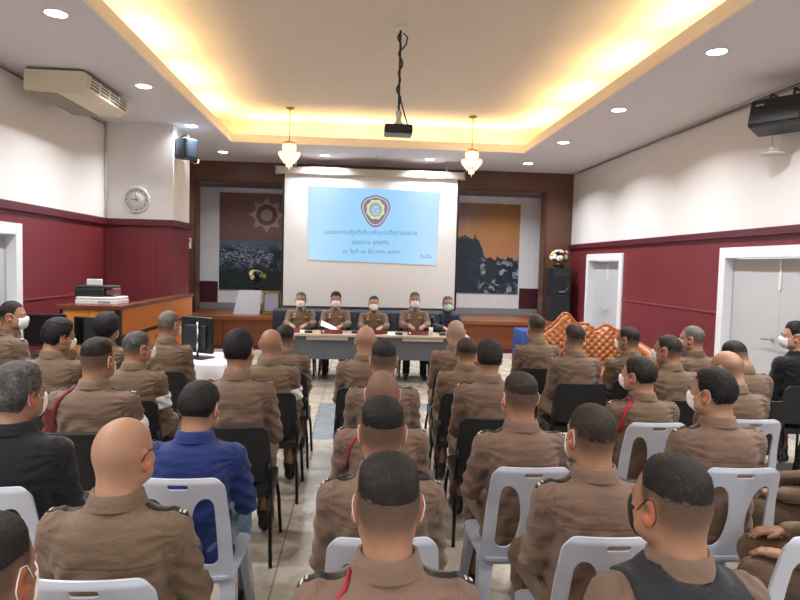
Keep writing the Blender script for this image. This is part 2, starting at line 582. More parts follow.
def hair_mesh(zf, zs, zb, T, w, rough=.0012, seed=0, top=0.):
    X, Y, Z = HG.co(); x, y, z = X - HC[0], Y - HC[1], Z - HC[2]
    r = np.sqrt(x * x + y * y) + 1e-5; c = y / r
    zl = zs + (zf - zs) * sstep(c, .25, .72) + (zb - zs) * sstep(-c, .15, .8)
    t = T * np.clip((z - zl) / w, 0, 1) ** 1.1 + top * sstep(z, .07, .115) - .0035 * sstep(zl - z, -.002, .01) - .0005
    n = rough * (np.sin(310 * x + 70 * np.sin(90 * y + seed)) * np.sin(270 * y + 40 * np.sin(110 * z)) + .8 * np.sin(230 * z + 180 * x + seed + 2 * np.sin(120 * y)) * np.sin(250 * y - 160 * x)) * np.clip(t / .006, 0, 1)
    V, F = nets((HG.v - t - n).astype(np.float32), HG.ax)
    V, F = cull_inside(V, F, HG, .0036)
    return keep_faces(V, F, V[F].mean(1)[:, 2] > HC[2] + min(zf, zs, zb) - .03)


HAIR = {  # front, side, back hairline heights above head centre; thickness; fade width
    'flat': (.072, .046, .034, .012, .050, .0012, 1, .004),
    'crop': (.070, .024, -.005, .007, .060, .001, 2, .0),
    'short': (.066, .008, -.050, .012, .055, .0016, 3, .004),
    'full': (.056, -.005, -.075, .019, .055, .0026, 4, .004),
    'bob': (.052, -.045, -.088, .028, .04, .002, 5, .0),
}
STUB = {'flat': (.90, -.058, -.020), 'crop': (.90, -.060, -.022), 'short': (.85, -.062, -.020), 'full': (.6, -.075, -.03), 'bob': (.5, -.06, -.02),
        'fringe': (.55, -.055, -.02), 'bald': (.16, -.055, -.02), 'buzz': (.55, -.058, -.02)}
BODY = {p: build_body(p) for p in POSES}
SHIRT_F = {p: shirt_field(p) for p in POSES}
SHIRT = {p: nets(g.v, g.ax) for p, g in SHIRT_F.items()}
TROUS = trousers_mesh()
SHOES = {s: shoe_mesh(s) for s in (-1, 1)}
HAIRS = {k: hair_mesh(*v) for k, v in HAIR.items()}
MFG = Grid(*MG.ax); head_core(MFG); MFG.ell((0, HC[1] + .060, HC[2] - .045), (.040, .046, .052), .03); MFG.ell((0, HC[1] + .075, HC[2] - .022), (.014, .030, .022), .03)
for s_ in (-1, 1): MFG.ell((s_ * .055, HC[1] + .018, HC[2] - .062), (.016, .034, .030), .03)
MASK = layer(MFG, .007, lambda X, Y, Z: np.maximum(np.maximum(Z - (HC[2] - .012 + .0 * X) - .012 * (1 - sstep(np.abs(X), .0, .03)), HC[2] - .112 - Z), np.abs(X) - .064 + np.clip(.045 - Y, 0, 1) * 1.5) + 0 * Y,
             (-.08, .02, 1.03), (.08, .15, 1.20), .02)


def epaulette(p, s):
    g = SHIRT_F[p]
    return layer(g, .0045, lambda X, Y, Z: np.maximum(np.maximum(np.abs(Y + .040) - .018, np.maximum(s * X - .224, .088 - s * X)), .91 - Z),
                 (min(s * .07, s * .26), -.1, .9), (max(s * .07, s * .26), .03, 1.08))


def arm_ring(p, s, t0, t1, off=.006):
    sh, el, _, _ = POSES[p]; a = np.array((s * sh[0], *sh[1:])); b = np.array((s * el[0], *el[1:])); d = b - a; L = np.linalg.norm(d); d /= L
    def reg(X, Y, Z):
        t = ((X - a[0]) * d[0] + (Y - a[1]) * d[1] + (Z - a[2]) * d[2])
        rad = np.sqrt(np.maximum((X - a[0] - t * d[0]) ** 2 + (Y - a[1] - t * d[1]) ** 2 + (Z - a[2] - t * d[2]) ** 2, 0))
        return np.maximum(np.maximum(t0 * L - t, t - t1 * L), rad - .078)
    lo, hi = np.minimum(a, b) - .1, np.maximum(a, b) + .1
    return layer(SHIRT_F[p], off, reg, lo, hi)


EPAU = {(p, s): epaulette(p, s) for p in POSES for s in (-1, 1)}
BAND = {(p, s): arm_ring(p, s, .42, .78) for p in ('lap', 'wide') for s in (-1, 1)}
VEST = layer(SHIRT_F['wide'], .014, lambda X, Y, Z: np.maximum(np.maximum(np.sqrt((X / .172) ** 2 + ((Z - .84) / .30) ** 2) * .172 - .172 + 0 * Y, np.abs(X) - .150),
             np.maximum(-(np.sqrt((X / .080) ** 2 + ((Z - 1.07) / .058) ** 2) - 1) * .09 + 0 * Y, .50 - Z)), (-.25, -.24, .46), (.25, .2, 1.11), .02)


def collar_mesh():
    """folded shirt collar: stand and a fall that flares outwards, open at the front"""
    n = 40; prof = [(.000, -.010), (.001, .024), (.003, .031), (.009, .030), (.019, .004), (.026, -.014)]
    V = []; F = []
    for i in range(n + 1):
        a = R(90 + 14) + (2 * PI - R(28)) * i / n; c, s_ = math.cos(a), math.sin(a)
        front = max(0, s_) ** 2
        for o, h in prof:
            rx, ry = .0645 + o, .0690 + o
            V.append((rx * c, -.036 + ry * s_ + front * .012, 1.035 + h - front * (.030 + (.03 if o > .015 else 0))))
    m = len(prof)
    for i in range(n):
        for j in range(m - 1): F.append((i * m + j, (i + 1) * m + j, (i + 1) * m + j + 1, i * m + j + 1))
    V = np.array(V); F = np.array(F); nV = len(V)
    ctr = np.array((0, -.033, 1.06)); d = (V - ctr); d[:, 2] *= .2; d /= np.linalg.norm(d, axis=1)[:, None]
    V2 = np.concatenate([V, V - d * .002]); F2 = np.concatenate([F, F[:, ::-1] + nV])
    return V2, F2


COLLAR = collar_mesh()
# ------------------------------------------------------------------ material library
SK = [skin_mat('skin_light', 'ab836a'), skin_mat('skin_mid', '9c755c'), skin_mat('skin_tan', '8a664f')]
SKG = [skin_mat('skin_grey_stubble', '9e765d', '7b736b'), skin_mat('skin_pale_grey', 'a67e68', '8a837d')]
UN = [fabric('uniform_brown', '705b4c'), fabric('uniform_khaki', '6d5a48'), fabric('uniform_rosy', '755e50')]
UT = [fabric('trouser_brown', '6e5742', False), fabric('trouser_dark', '5e4a39', False)]
JK = {'black': fabric('jacket_black', '1b1c20', False), 'blue': fabric('jacket_blue', '1f2f66', False), 'navy': fabric('jacket_navy', '23293a', False),
      'tee': fabric('tee_black', '141517', False)}
JEANS = fabric('jeans_blue', '5d7389', False)
VESTM = fabric('vest_black', '24262a', False)
HM = {'black': hair_mat('hair_black', '100f10', '2f2a28'), 'dark': hair_mat('hair_dark', '1a1715', '453a32'), 'brown': hair_mat('hair_brown', '2a211b', '5c4a3b'),
      'grey': hair_mat('hair_grey', '3d3b3a', '8d8a88'), 'salt': hair_mat('hair_salt', '5a544f', '9b958f')}
MASKW = plain('mask_white', 'e9e9ea', .8); MASKB = plain('mask_black', '17181a', .8); MASKG = plain('mask_mint', 'bfe0d4', .8)
SHOEM = plain('shoe_black', '121213', .3); BANDM = plain('armband_white', 'dfe0e0', .8); CORD = plain('cord_red', '9a1f2a', .6); CORDM = plain('cord_maroon', '6a1d24', .7)
EYEW = plain('eye_white', 'd8d2ca', .2); EYED = plain('iris_dark', '120c08', .15); GLS = plain('spectacle_frame', '2a2524', .3)
GOLD = plain('insignia_gold', 'd0a94e', .35, .8); SILV = plain('insignia_silver', 'd9d9d6', .3, .8); RIB = plain('ribbon_bar', 'c98a3a', .6)


def epau_mat():
    t = NT('epaulette_black'); r = t.attr('rest').outputs['Vector']; x, y, z = t.xyz(r)
    a = t.m('ABSOLUTE', x); s = t.m('LESS_THAN', t.m('ABSOLUTE', t.m('SUBTRACT', a, .213)), .004); s2 = t.m('LESS_THAN', t.m('ABSOLUTE', t.m('SUBTRACT', a, .200)), .003)
    f = t.m('MULTIPLY', t.m('MAXIMUM', s, s2), t.m('LESS_THAN', t.m('ABSOLUTE', t.m('ADD', y, .040)), .014))
    return t.fin(t.mix(f, lin('15140f'), lin('c9c3b2')), .6)


EPM = epau_mat()
PLW = plain('plastic_white', 'b9bfcb', .35, 0, .5, .03); BLK = plain('black_vinyl', '151618', .5); MESHB = plain('black_mesh_fabric', '1a1b1e', .75); STB = plain('steel_black', '1b1b1c', .3, .6)
CHR = plain('steel_chrome', 'b9bcc0', .18, 1.); PB = plain('plastic_black', '17181a', .4); PBD = plain('plastic_dark', '242629', .5); PGY = plain('plastic_grey', '8d9094', .45); PW = plain('plastic_offwhite', 'd9d8d3', .4)
PAP = plain('paper_white', 'ece9e4', .8); IVORY = plain('ac_cream', 'd3c8ae', .45); ACW = plain('ac_white', 'ddd9ce', .45)
WHITE = plain('paint_white', 'd9d6d3', .7, 0, .3, .04); CEILM = plain('ceiling_white', 'd3d0d2', .8, 0, .2, .03); TRIMW = plain('door_frame_white', 'd9dade', .5, 0, .4, .03)
LEAFM = plain('door_grey', 'b3b5b8', .5, 0, .4, .04); MARD = plain('rail_maroon', '551b26', .35); GREYB = plain('skirting_grey', '8f9096', .5)
WOODD = wood('wood_dark', '563a30', '72503f', .28); WOODS = wood('wood_stage', '7b4526', '95582f', .35, 0); WOODO = wood('wood_orange', 'c8742c', 'e29440', .3, 2, 5); WOODB = wood('wood_band', '241a17', '332420', .3)
WOODT = wood('wood_table', 'b0a08a', 'c8b9a2', .35, 0); PANELG = plain('table_panel_grey', '53575c', .5); STG = plain('steel_grey', '5d6166', .4, .5)


def maroon():
    t = NT('maroon_laminate'); v = t.coord('Object'); x, y, z = t.xyz(v)
    n = t.noise(v, 1.1, 3); c = t.mix(n, lin('60242a'), lin('782e34'))
    s = t.m('ADD', x, y); fr = t.m('FRACT', t.m('DIVIDE', s, 1.22)); j = t.m('LESS_THAN', t.m('ABSOLUTE', t.m('SUBTRACT', fr, .5)), .004)
    c = t.mix(t.m('MULTIPLY', j, .6), c, lin('2c0c12'))
    return t.fin(c, t.m('MULTIPLY_ADD', n, .15, .3), 0, .4)


MAROON = maroon()


def floor_mat():
    t = NT('floor_tiles'); v = t.coord('Object'); x, y, z = t.xyz(v)
    n = t.noise(v, 3.5, 6, .65); n2 = t.noise(v, .6, 2)
    c = t.mix(n, lin('aaa091'), lin('b8ae9f')); c = t.mix(t.m('MULTIPLY', n2, .4), c, lin('aea69a'))
    def line(q, off, step, w):
        f = t.m('FRACT', t.m('DIVIDE', t.m('SUBTRACT', q, off - step * .5), step)); return t.m('LESS_THAN', t.m('ABSOLUTE', t.m('SUBTRACT', f, .5)), w / step)
    jf = t.m('MAXIMUM', line(x, -.425, 1.6, .005), line(y, 4.52, 1.6, .004)); ff = t.m('MAXIMUM', line(x, .375, 1.6, .002), line(y, 5.32, 1.6, .002))
    # inlaid slate square in the middle of the aisle
    dx = t.m('ABSOLUTE', t.m('SUBTRACT', x, .36)); dy = t.m('ABSOLUTE', t.m('SUBTRACT', y, 6.92)); d = t.m('MAXIMUM', dx, dy)
    band = t.m('MULTIPLY', t.m('LESS_THAN', d, .80), t.m('GREATER_THAN', d, .50)); inner = t.m('LESS_THAN', t.m('ADD', dx, dy), .5)
    sl = t.mix(t.noise(v, 5, 4), lin('767d84'), lin('8f969c'))
    c = t.mix(t.m('MAXIMUM', band, inner), c, sl)
    c = t.mix(t.m('MULTIPLY', jf, .75), c, lin('5d544a')); c = t.mix(t.m('MULTIPLY', ff, .35), c, lin('7d746a'))
    return t.fin(c, t.m('MULTIPLY_ADD', n, .14, .2), 0, .5)


FLOORM = floor_mat()
LEDC = emis('downlight_glow', 'e8f4ff', 14.); COVEG = emis('cove_glow', 'ffc46a', 6.)
# ------------------------------------------------------------------ chairs
def panel2d(sdf, u0, u1, v0, v1, h, mapf, th, name, mat, parent):
    """sheet cut to a 2-D outline with holes, bent by mapf, of thickness th"""
    nu, nv = int((u1 - u0) / h) + 1, int((v1 - v0) / h) + 1
    us, vs = np.linspace(u0, u1, nu), np.linspace(v0, v1, nv); U, Vv = np.meshgrid(us, vs, indexing='ij'); D = sdf(U, Vv)
    cd_ = .25 * (D[:-1, :-1] + D[1:, :-1] + D[:-1, 1:] + D[1:, 1:]); cell = cd_ < 0
    idx = np.arange(nu * nv).reshape(nu, nv)
    q = np.argwhere(cell); F = np.stack([idx[q[:, 0], q[:, 1]], idx[q[:, 0] + 1, q[:, 1]], idx[q[:, 0] + 1, q[:, 1] + 1], idx[q[:, 0], q[:, 1] + 1]], 1)
    P = np.stack([U.ravel(), Vv.ravel()], 1)
    E = np.concatenate([np.stack([F[:, i], F[:, (i + 1) % 4]], 1) for i in range(4)]); key = np.sort(E, 1); k = key[:, 0] * (nu * nv) + key[:, 1]
    un, inv, cnt = np.unique(k, return_inverse=True, return_counts=True); B = E[cnt[inv] == 1]
    bv = np.unique(B)
    for _ in range(4):                                    # pull the rim onto the outline
        p = P[bv]; e = 1e-4; d = sdf(p[:, 0], p[:, 1]); gx = (sdf(p[:, 0] + e, p[:, 1]) - d) / e; gy = (sdf(p[:, 0], p[:, 1] + e) - d) / e
        l = np.maximum(gx * gx + gy * gy, .2); st = np.stack([gx, gy], 1) * (d / l)[:, None]; P[bv] -= np.clip(st, -h, h)
    u, inv = np.unique(F, return_inverse=True); F = inv.reshape(F.shape); re = np.full(nu * nv, -1); re[u] = np.arange(len(u)); B = re[B]; P = P[u]
    A = mapf(P[:, 0], P[:, 1], th / 2); C = mapf(P[:, 0], P[:, 1], -th / 2); n = len(P)
    Fa = np.concatenate([F, F[:, ::-1] + n, np.stack([B[:, 1], B[:, 0], B[:, 0] + n, B[:, 1] + n], 1)])
    me = np_mesh(name, np.concatenate([A, C]), Fa, mat, True)
    bm = bmesh.new(); bm.from_mesh(me); bmesh.ops.recalc_face_normals(bm, faces=bm.faces)
    bm.to_mesh(me); bm.free()
    try: me.set_sharp_from_angle(angle=R(50))
    except Exception: pass
    return link(bpy.data.objects.new(name, me), parent)


def rr(x, y, hw, hh, r):
    qx, qy = np.abs(x) - hw + r, np.abs(y) - hh + r
    return np.minimum(np.maximum(qx, qy), 0) + np.sqrt(np.maximum(qx, 0) ** 2 + np.maximum(qy, 0) ** 2) - r


def smax(a, b, k):
    h = np.clip(.5 - .5 * (a - b) / k, 0, 1); return a * h + b * (1 - h) if k == 0 else np.maximum(a, b)


def white_chair(label, group):
    t = thing('plastic_chair', label, 'chair', group=group)
    H0, H1 = .40, .875
    def back(u, v):
        k = (v - H0) / (H1 - H0)
        hw = .212 - .034 * np.clip(k, 0, 1)
        d = rr(u / hw * .19, v - (H0 + H1) / 2, .19, (H1 - H0) / 2, .055)
        sl = rr(u, v - .842, .042, .011, .010)                                    # hand slot
        au = np.abs(u); kk = np.clip((v - .50) / .29, 0, 1)
        inner = .040 + .030 * (2 * kk - .9) ** 2 + .0 * v; outer = .148 - .012 * kk   # pair of tall openings beside a splat
        c, w = (inner + outer) / 2, (outer - inner) / 2
        op = rr((au - c) / np.maximum(w, .02) * .05, v - .637, .05, .152, .042)
        return np.maximum(np.maximum(d, -sl), -op)
    def mp(u, v, o):
        k = (v - H0) / (H1 - H0)
        y = -.178 - .085 * k - .018 * k * k + .8 * u * u * np.clip(k * 1.6, 0, 1) - o + .012 * sstep(v, .855, .875)
        return np.stack([u, y, v], 1)
    panel2d(back, -.23, .23, .395, .88, .0075, mp, .011, 'backrest', PLW, t)
    def seat(u, v): return rr(u, v - .015, .215 - .05 * (v < 0) * np.clip(-v, 0, .2), .215, .05)
    panel2d(seat, -.22, .22, -.21, .24, .012, lambda u, v, o: np.stack([u, v, .430 + o - .010 * np.exp(-(u / .13) ** 2 - ((v - .0) / .14) ** 2) + 0 * v], 1), .014, 'seat', PLW, t)
    for sx in (-1, 1):
        for y0, y1 in ((.205, .255), (-.165, -.265)):
            m = MB(); top, bot = .43, 0
            for a, b in ((0, 0),):
                x0, x1 = sx * .185, sx * .222; s_ = 1 if y1 > 0 else -1
                p = [(x0 - sx * .045, y0 + s_ * .0, top), (x0 + sx * .022, y0, top), (x0 + sx * .022, y0 - s_ * .075, top), (x0 + sx * .010, y0 - s_ * .075, top), (x0 + sx * .010, y0 - s_ * .012, top), (x0 - sx * .045, y0 - s_ * .012, top)]
                b_ = [(x1 - sx * .020, y1, bot), (x1 + sx * .014, y1, bot), (x1 + sx * .014, y1 - s_ * .036, bot), (x1 + sx * .004, y1 - s_ * .036, bot), (x1 + sx * .004, y1 - s_ * .010, bot), (x1 - sx * .020, y1 - s_ * .010, bot)]
                m.add(p + b_, [tuple(range(6)), tuple(range(11, 5, -1))] + [(i, 6 + i, 6 + (i + 1) % 6, (i + 1) % 6) for i in range(6)])
            m.build('leg', PLW, t)
    return t


def black_chair(label, group):
    t = thing('conference_chair', label, 'chair', group=group)
    def back(u, v): return rr(u, v - .645, .222 - .012 * (v - .645) / .17, .165, .045)
    panel2d(back, -.24, .24, .47, .82, .013, lambda u, v, o: np.stack([u, -.198 - .16 * (v - .48) + .9 * u * u - o, v], 1), .030, 'backrest', MESHB, t)
    def seat(u, v): return rr(u, v - .01, .225, .215, .05)
    panel2d(seat, -.24, .24, -.22, .24, .016, lambda u, v, o: np.stack([u, v, .415 + o - .006 * np.exp(-(u / .15) ** 2 - (v / .15) ** 2)], 1), .045, 'seat', BLK, t)
    for sx in (-1, 1):
        MB().tube([(sx * .205, .19, .395), (sx * .225, .205, .25), (sx * .238, .225, 0)], .0115).build('leg', STB, t)
        MB().tube([(sx * .205, -.17, .395), (sx * .225, -.20, .25), (sx * .238, -.255, 0)], .0115).build('leg', STB, t)
        MB().tube([(sx * .222, .12, .395), (sx * .228, -.16, .40), (sx * .222, -.19, .46), (sx * .215, -.205, .60)], .010).build('back_support', STB, t)
    return t


WCH = white_chair('white plastic chair', 'white plastic chairs'); BCH = black_chair('black chair', 'black conference chairs')
_used = set()


def chair(kind, label, x, y, rz=0):
    o = WCH if kind == 'w' else BCH
    if kind in _used: o = dup(o)
    _used.add(kind); o.location = (x, y, 0); o.rotation_euler = (0, 0, rz); o['label'] = label
    return o


# ------------------------------------------------------------------ people
def deform(V, yaw=0, pitch=0, roll=0, lean=0, s=1, wx=1, sway=0):
    V = np.array(V, float); piv = np.array((0, -.036, 1.06)); w = sstep(V[:, 2], 1.025, 1.10)
    Q = V - piv
    for ang, a, b in ((roll, 2, 0), (pitch, 2, 1), (yaw, 0, 1)):
        t = R(ang) * w; c, n = np.cos(t), np.sin(t); A, B = Q[:, a] * c - Q[:, b] * n, Q[:, a] * n + Q[:, b] * c; Q[:, a], Q[:, b] = A, B
    V = Q + piv
    k = sstep(V[:, 2], .52, .85); V[:, 1] += (V[:, 2] - .5) * k * lean; V[:, 0] += (V[:, 2] - .5) * k * sway
    V[:, 0] *= 1 + (wx - 1) * (1 - sstep(V[:, 2], .99, 1.06)); z = V[:, 2]; V[:, 2] = np.where(z > .44, .44 + (z - .44) * s, z)
    return V


def part(name, VF, mat, parent, D, attrs=None):
    V, F = VF; a = {'rest': np.asarray(V)}; a.update(attrs or {})
    return link(bpy.data.objects.new(name, np_mesh(name, deform(V, **D), F, mat, True, a)), parent)


def mpart(name, mb, mat, parent, D):
    mb.v = [tuple(p) for p in deform(np.array(mb.v), **D)]; return mb.build(name, mat, parent)


def surf_y(p, x, z, front=False):
    g = SHIRT_F[p]; i = np.searchsorted(g.ax[0], x); k = np.searchsorted(g.ax[2], z); col = g.v[i, :, k]; j = np.where(col < 0)[0]
    return float(g.ax[1][j[-1] if front else j[0]]) if len(j) else 0.


HIDE_CHAIR = set()


def person(px, py, d, label, hair='flat', hc='dark', skin=1, uni=0, chair_kind='b', chair_label=None, yaw=0, pitch=0, roll=0, lean=0, wx=.96, body_rz=0, pose='lap', mask='w',
           band=0, cord=None, top=None, legs=None, glasses=False, face=False, vest=False, flip=False, epau=True, zt=None, x=None, hk=1., dx=0, medals=False, sway=0, grey=None):
    X, Y, Z = at(px, py, d)
    if x is not None: X = x
    if zt: Z = zt
    s = min(1.09, max(.90, (Z - .44) / (1.283 - .44)))
    D = dict(yaw=yaw, pitch=pitch, roll=roll, lean=lean, s=s, wx=wx, sway=sway)
    rz = R(body_rz) + (PI if flip else 0)
    t = thing('person', label, 'person', (X, Y, 0), rz)
    V, F = BODY[pose]; z = V[:, 2] - HC[2]; y = V[:, 1] - HC[1]; xx = V[:, 0]
    st = STUB.get(hair, STUB['buzz']); r = np.sqrt(xx ** 2 + y ** 2) + 1e-5; c = y / r
    front = .072 if hair not in ('bald', 'fringe') else .115
    zl = st[2] + (front - st[2]) * sstep(c, .15, .60) + (st[1] - st[2]) * sstep(-c, .15, .8)
    stub = st[0] * sstep(z, zl - .025, zl + .045) * (.62 + .38 * sstep(z, -.05, .04)) * (z > -.12)
    if hair == 'fringe': stub *= 1 - .9 * sstep(z, .02, .06)
    ear = sstep(np.abs(xx), .074, .083) * (np.abs(z + .006) < .05) * (V[:, 2] > 1.08); stub = stub * (1 - ear)
    lips = np.exp(-((z + .060) / .008) ** 2) * (np.abs(xx) < .024) * (y > .07) * .5
    part('body', (V, F), (SKG if grey is not None else SK)[grey if grey is not None else skin], t, D, {'stubble': stub, 'ear': np.maximum(ear * .95, lips)})
    if hair in HAIRS: part('hair', HAIRS[hair], HM[hc], t, D)
    civ = top is not None
    sh = part('shirt' if not civ else ('jacket' if top != 'tee' else 'shirt'), SHIRT[pose], JK[top] if civ else UN[uni], t, D)
    cm = JK[top] if civ else UN[uni]
    if top not in ('tee',): part('collar', COLLAR, cm, sh, D)
    if not civ and epau:
        for q in (-1, 1): part('epaulette', EPAU[pose, q], EPM, sh, D)
    if band: part('armband', BAND[pose, band], BANDM, sh, D)
    if cord:
        kind, q = cord
        pts = [(q * .092, -.055, 1.022), (q * .104, surf_y(pose, q * .104, 1.0) - .006, 1.002)] + [(q * a, surf_y(pose, q * a, b) - .008, b) for a, b in ((.120, .985), (.140, .96), (.155, .93), (.163, .89), (.168, .85), (.170, .81))]
        rr_ = .0065 if kind == 'thin' else .013
        m = MB().tube(pts, rr_, 8)
        tagm = mpart('shoulder_cord', m, CORD if kind != 'maroon' else CORDM, sh, D)
        if kind == 'maroon':
            part('arm_cuff', arm_ring(pose, q, .05, .75, .008), CORDM, sh, D)
    if vest: part('vest', VEST, VESTM, sh, D)
    part('trousers', TROUS, legs or UT[uni % 2], t, dict(D, s=1, lean=0, sway=0))
    for q in (-1, 1): part('shoe', SHOES[q], SHOEM, t, dict(wx=wx))
    if mask:
        mm = {'w': MASKW, 'b': MASKB, 'g': MASKG}[mask]
        k = part('face_mask', MASK, mm, t, D)
        for q in (-1, 1):
            zc = HC[2]
            pts = [(q * .062, .052, zc - .030), (q * .072, .022, zc + .004), (q * .080, .000, zc + .026), (q * .0845, -.024, zc + .030), (q * .088, -.036, zc + .012), (q * .085, -.036, zc - .012), (q * .080, -.024, zc - .034), (q * .070, .012, zc - .052), (q * .060, .050, zc - .068)]
            mpart('ear_loop', MB().tube(pts, .0014, 6), mm, k, D)
    if face:
        zc = HC[2]
        for q in (-1, 1):
            e = mpart('eye', MB().ball((q * .031, .0835, zc + .001), (.0125, .0085, .0055), 12), EYEW, t, D)
            mpart('iris', MB().ball((q * .031, .0895, zc + .001), (.0055, .0036, .0050), 10), EYED, e, D)
            mpart('eyebrow', MB().tube([(q * .014, .098, zc + .018), (q * .030, .096, zc + .023), (q * .048, .084, zc + .019)], [.003, .0036, .002], 6), HM['dark'], t, D)
    if glasses:
        zc = HC[2] + .004; m = MB()
        for q in (-1, 1):
            m.tube([(q * .032 + .021 * math.cos(a) * q, .106 - .010 * math.cos(a), zc + .016 * math.sin(a)) for a in [2 * PI * i / 16 for i in range(16)]], .0018, 6, closed=True)
            m.tube([(q * .053, .097, zc + .004), (q * .073, .07, zc + .010), (q * .0835, .0, zc + .016), (q * .085, -.022, zc + .008), (q * .083, -.036, zc - .012)], .0023, 6)
        m.tube([(-.011, .109, zc), (0, .113, zc + .004), (.011, .109, zc)], .0018, 6)
        mpart('spectacles', m, GLS, t, D)
    if medals:
        def chip(nm, x0, z0, w_, h_, m_):
            f = surf_y(pose, x0, z0, True); mpart(nm, MB().box(x0 - w_, x0 + w_, f - .012, f + .011, z0 - h_, z0 + h_, .002), m_, sh, D)
        chip('ribbon_bar', -.085, .905, .034, .012, RIB); chip('name_badge', .085, .900, .034, .008, SILV); chip('chest_badge', .085, .935, .016, .018, SILV)
        for q in (-1, 1): mpart('collar_insignia', MB().ball((q * .045, .052, 1.028), (.011, .006, .014), 8), SILV, sh, D)
    if chair_kind:
        chair(chair_kind, chair_label or ('%s chair under the %s' % ('white plastic' if chair_kind == 'w' else 'black', label)), X + dx, Y, rz)
    return t


P = person
W, K = 'white plastic chair with cut-out back ', 'black low-backed chair '
# --- left-hand block
P(-18, 520, 1.25, 'man at the near left corner, dark flat-top hair, white mask loop at his ear', 'flat', 'dark', 2, 0, 'w', W + 'under the man at the near left corner', yaw=-8, pitch=4)
P(122, 417, 1.95, 'bald man with spectacles in brown uniform, back turned, on the nearest left white chair', 'bald', '', 0, 1, 'w', W + 'under the bald man wearing spectacles', yaw=-16, glasses=True, mask=None, pose='wide')
P(17, 365, 2.65, 'grey-haired man in a black jacket by the left edge', 'full', 'grey', 1, 0, 'w', W + 'under the grey-haired man in black', top='black', yaw=-22, wx=1.04)
P(196, 384, 2.75, 'black-haired man in a royal blue jacket and jeans', 'short', 'black', 1, 0, 'w', W + 'under the man in the blue jacket', top='blue', legs=JEANS, yaw=-8, pitch=8, pose='wide', lean=.05)
P(97, 339, 3.6, 'broad officer with shaved sides, maroon cuff on one arm and white band on the other', 'flat', 'dark', 1, 0, 'b', K + 'under the broad officer with maroon cuff', yaw=-14, wx=1.06, band=1, cord=('maroon', -1), pose='wide')
P(239, 330, 3.75, 'dark-haired broad-backed officer on the black chair beside the aisle, behind the armbanded bald man', 'short', 'black', 1, 0, 'b', K + 'with broad-backed officer beside the left of the aisle', yaw=-4, pose='wide')
P(136, 331, 4.4, 'officer with greying crop, face turned right, white band on right arm', 'crop', 'grey', 1, 1, 'b', K + 'under the greying officer with white armband', yaw=-42, band=1, face=True)
P(55, 319, 4.6, 'officer with thick black hair beside the left wall, looking right', 'full', 'black', 1, 1, 'b', K + 'under the officer with thick black hair', yaw=-40, pitch=8, face=True)
P(271, 329, 4.7, 'bald officer with a white armband on the left side of the aisle', 'bald', '', 1, 1, 'b', K + 'under the bald officer with armband', band=1, yaw=-6)
P(285, 326, 5.5, 'dark-haired officer mostly hidden in front of the armbanded bald officer', 'crop', 'dark', 2, 0, 'b', K + 'at the front of the left aisle file', yaw=-10)
P(107, 314, 5.45, 'officer with rounded black bob of hair near the wooden counter', 'bob', 'black', 1, 1, 'b', K + 'under the officer with the black bob', dx=-.03, wx=.95, yaw=-8)
P(168, 311, 5.5, 'officer with short grey hair sitting upright next to the white-clothed table', 'crop', 'salt', 1, 1, 'b', K + 'beside the white-clothed table', wx=.95, yaw=-24)
P(13, 301, 5.6, 'officer in profile facing right, sitting alongside the maroon left wall', 'crop', 'dark', 1, 1, 'b', K + 'alongside the maroon left wall', yaw=-45, body_rz=-32, face=True)
# --- centre file
P(389, 456, 1.5, 'nearest man in the aisle, dark flat-top, red cord on left shoulder', 'flat', 'dark', 1, 2, 'w', W + 'under the nearest man in the aisle', cord=('thin', -1))
P(383, 399, 2.2, 'broad man with black flat-top directly ahead of the nearest aisle man', 'flat', 'black', 1, 0, 'w', W + 'in the centre file, under the second man', pose='lap')
P(383, 370, 2.95, 'man with shaved head and red ears, red cord, third in centre file', 'buzz', '', 1, 2, 'b', K + 'under the third man of the centre file', cord=('thin', -1), pitch=4)
P(384, 341, 3.8, 'dark-haired man fourth in the centre file', 'flat', 'dark', 1, 0, 'b', K + 'under the fourth man of the centre file')
P(366, 326, 4.9, 'bald-headed man foremost in the centre file, closest to the long table', 'bald', '', 0, 0, 'b', K + 'foremost in the centre file', grey=0)
# --- right-hand block
P(676, 458, 1.5, 'man in a black vest with black mask loop, high shaved sides', 'flat', 'dark', 1, 0, 'w', W + 'under the man in the black vest', yaw=22, vest=True, mask='b', pose='wide', epau=False)
P(593, 404, 2.2, 'man with close brown crop and white mask, in front of the black-vested man', 'crop', 'brown', 1, 2, 'w', W + 'under the man with close brown crop', yaw=12)
P(521, 374, 2.9, 'man with dark flat-top on a white chair at right of the aisle', 'flat', 'brown', 1, 2, 'w', W + 'under the flat-topped man right of the aisle', yaw=6, pose='wide')
P(716, 369, 2.9, 'black-haired man showing a white mask, face turned left', 'short', 'black', 0, 2, 'w', W + 'under the black-haired man turning left', yaw=34, face=True, wx=1., pose='wide')
P(641, 358, 3.7, 'man with a wide red strap on his left shoulder', 'short', 'dark', 0, 1, 'w', W + 'under the man with the red strap', yaw=36, face=True, cord=('strap', -1))
P(732, 350, 3.8, 'balding man with thin reddish hair, head bowed', 'fringe', 'brown', 0, 1, 'w', W + 'under the balding man with bowed head', yaw=28, pitch=12)
P(489, 340, 4.0, 'tall-backed officer with dark hair on a black chair at the right of the aisle', 'short', 'dark', 1, 0, 'b', K + 'under the dark-haired officer right of the aisle', yaw=-4)
P(466, 341, 4.75, 'small brown-cropped officer peeking out from behind a taller dark-haired one', 'crop', 'brown', 1, 1, 'b', K + 'second from the front, right of the aisle', yaw=-8)
P(456, 320, 5.6, 'balding grey-cropped man nearest the right end of the long table', 'buzz', '', 0, 0, 'b', K + 'nearest the right end of the long table', grey=1)
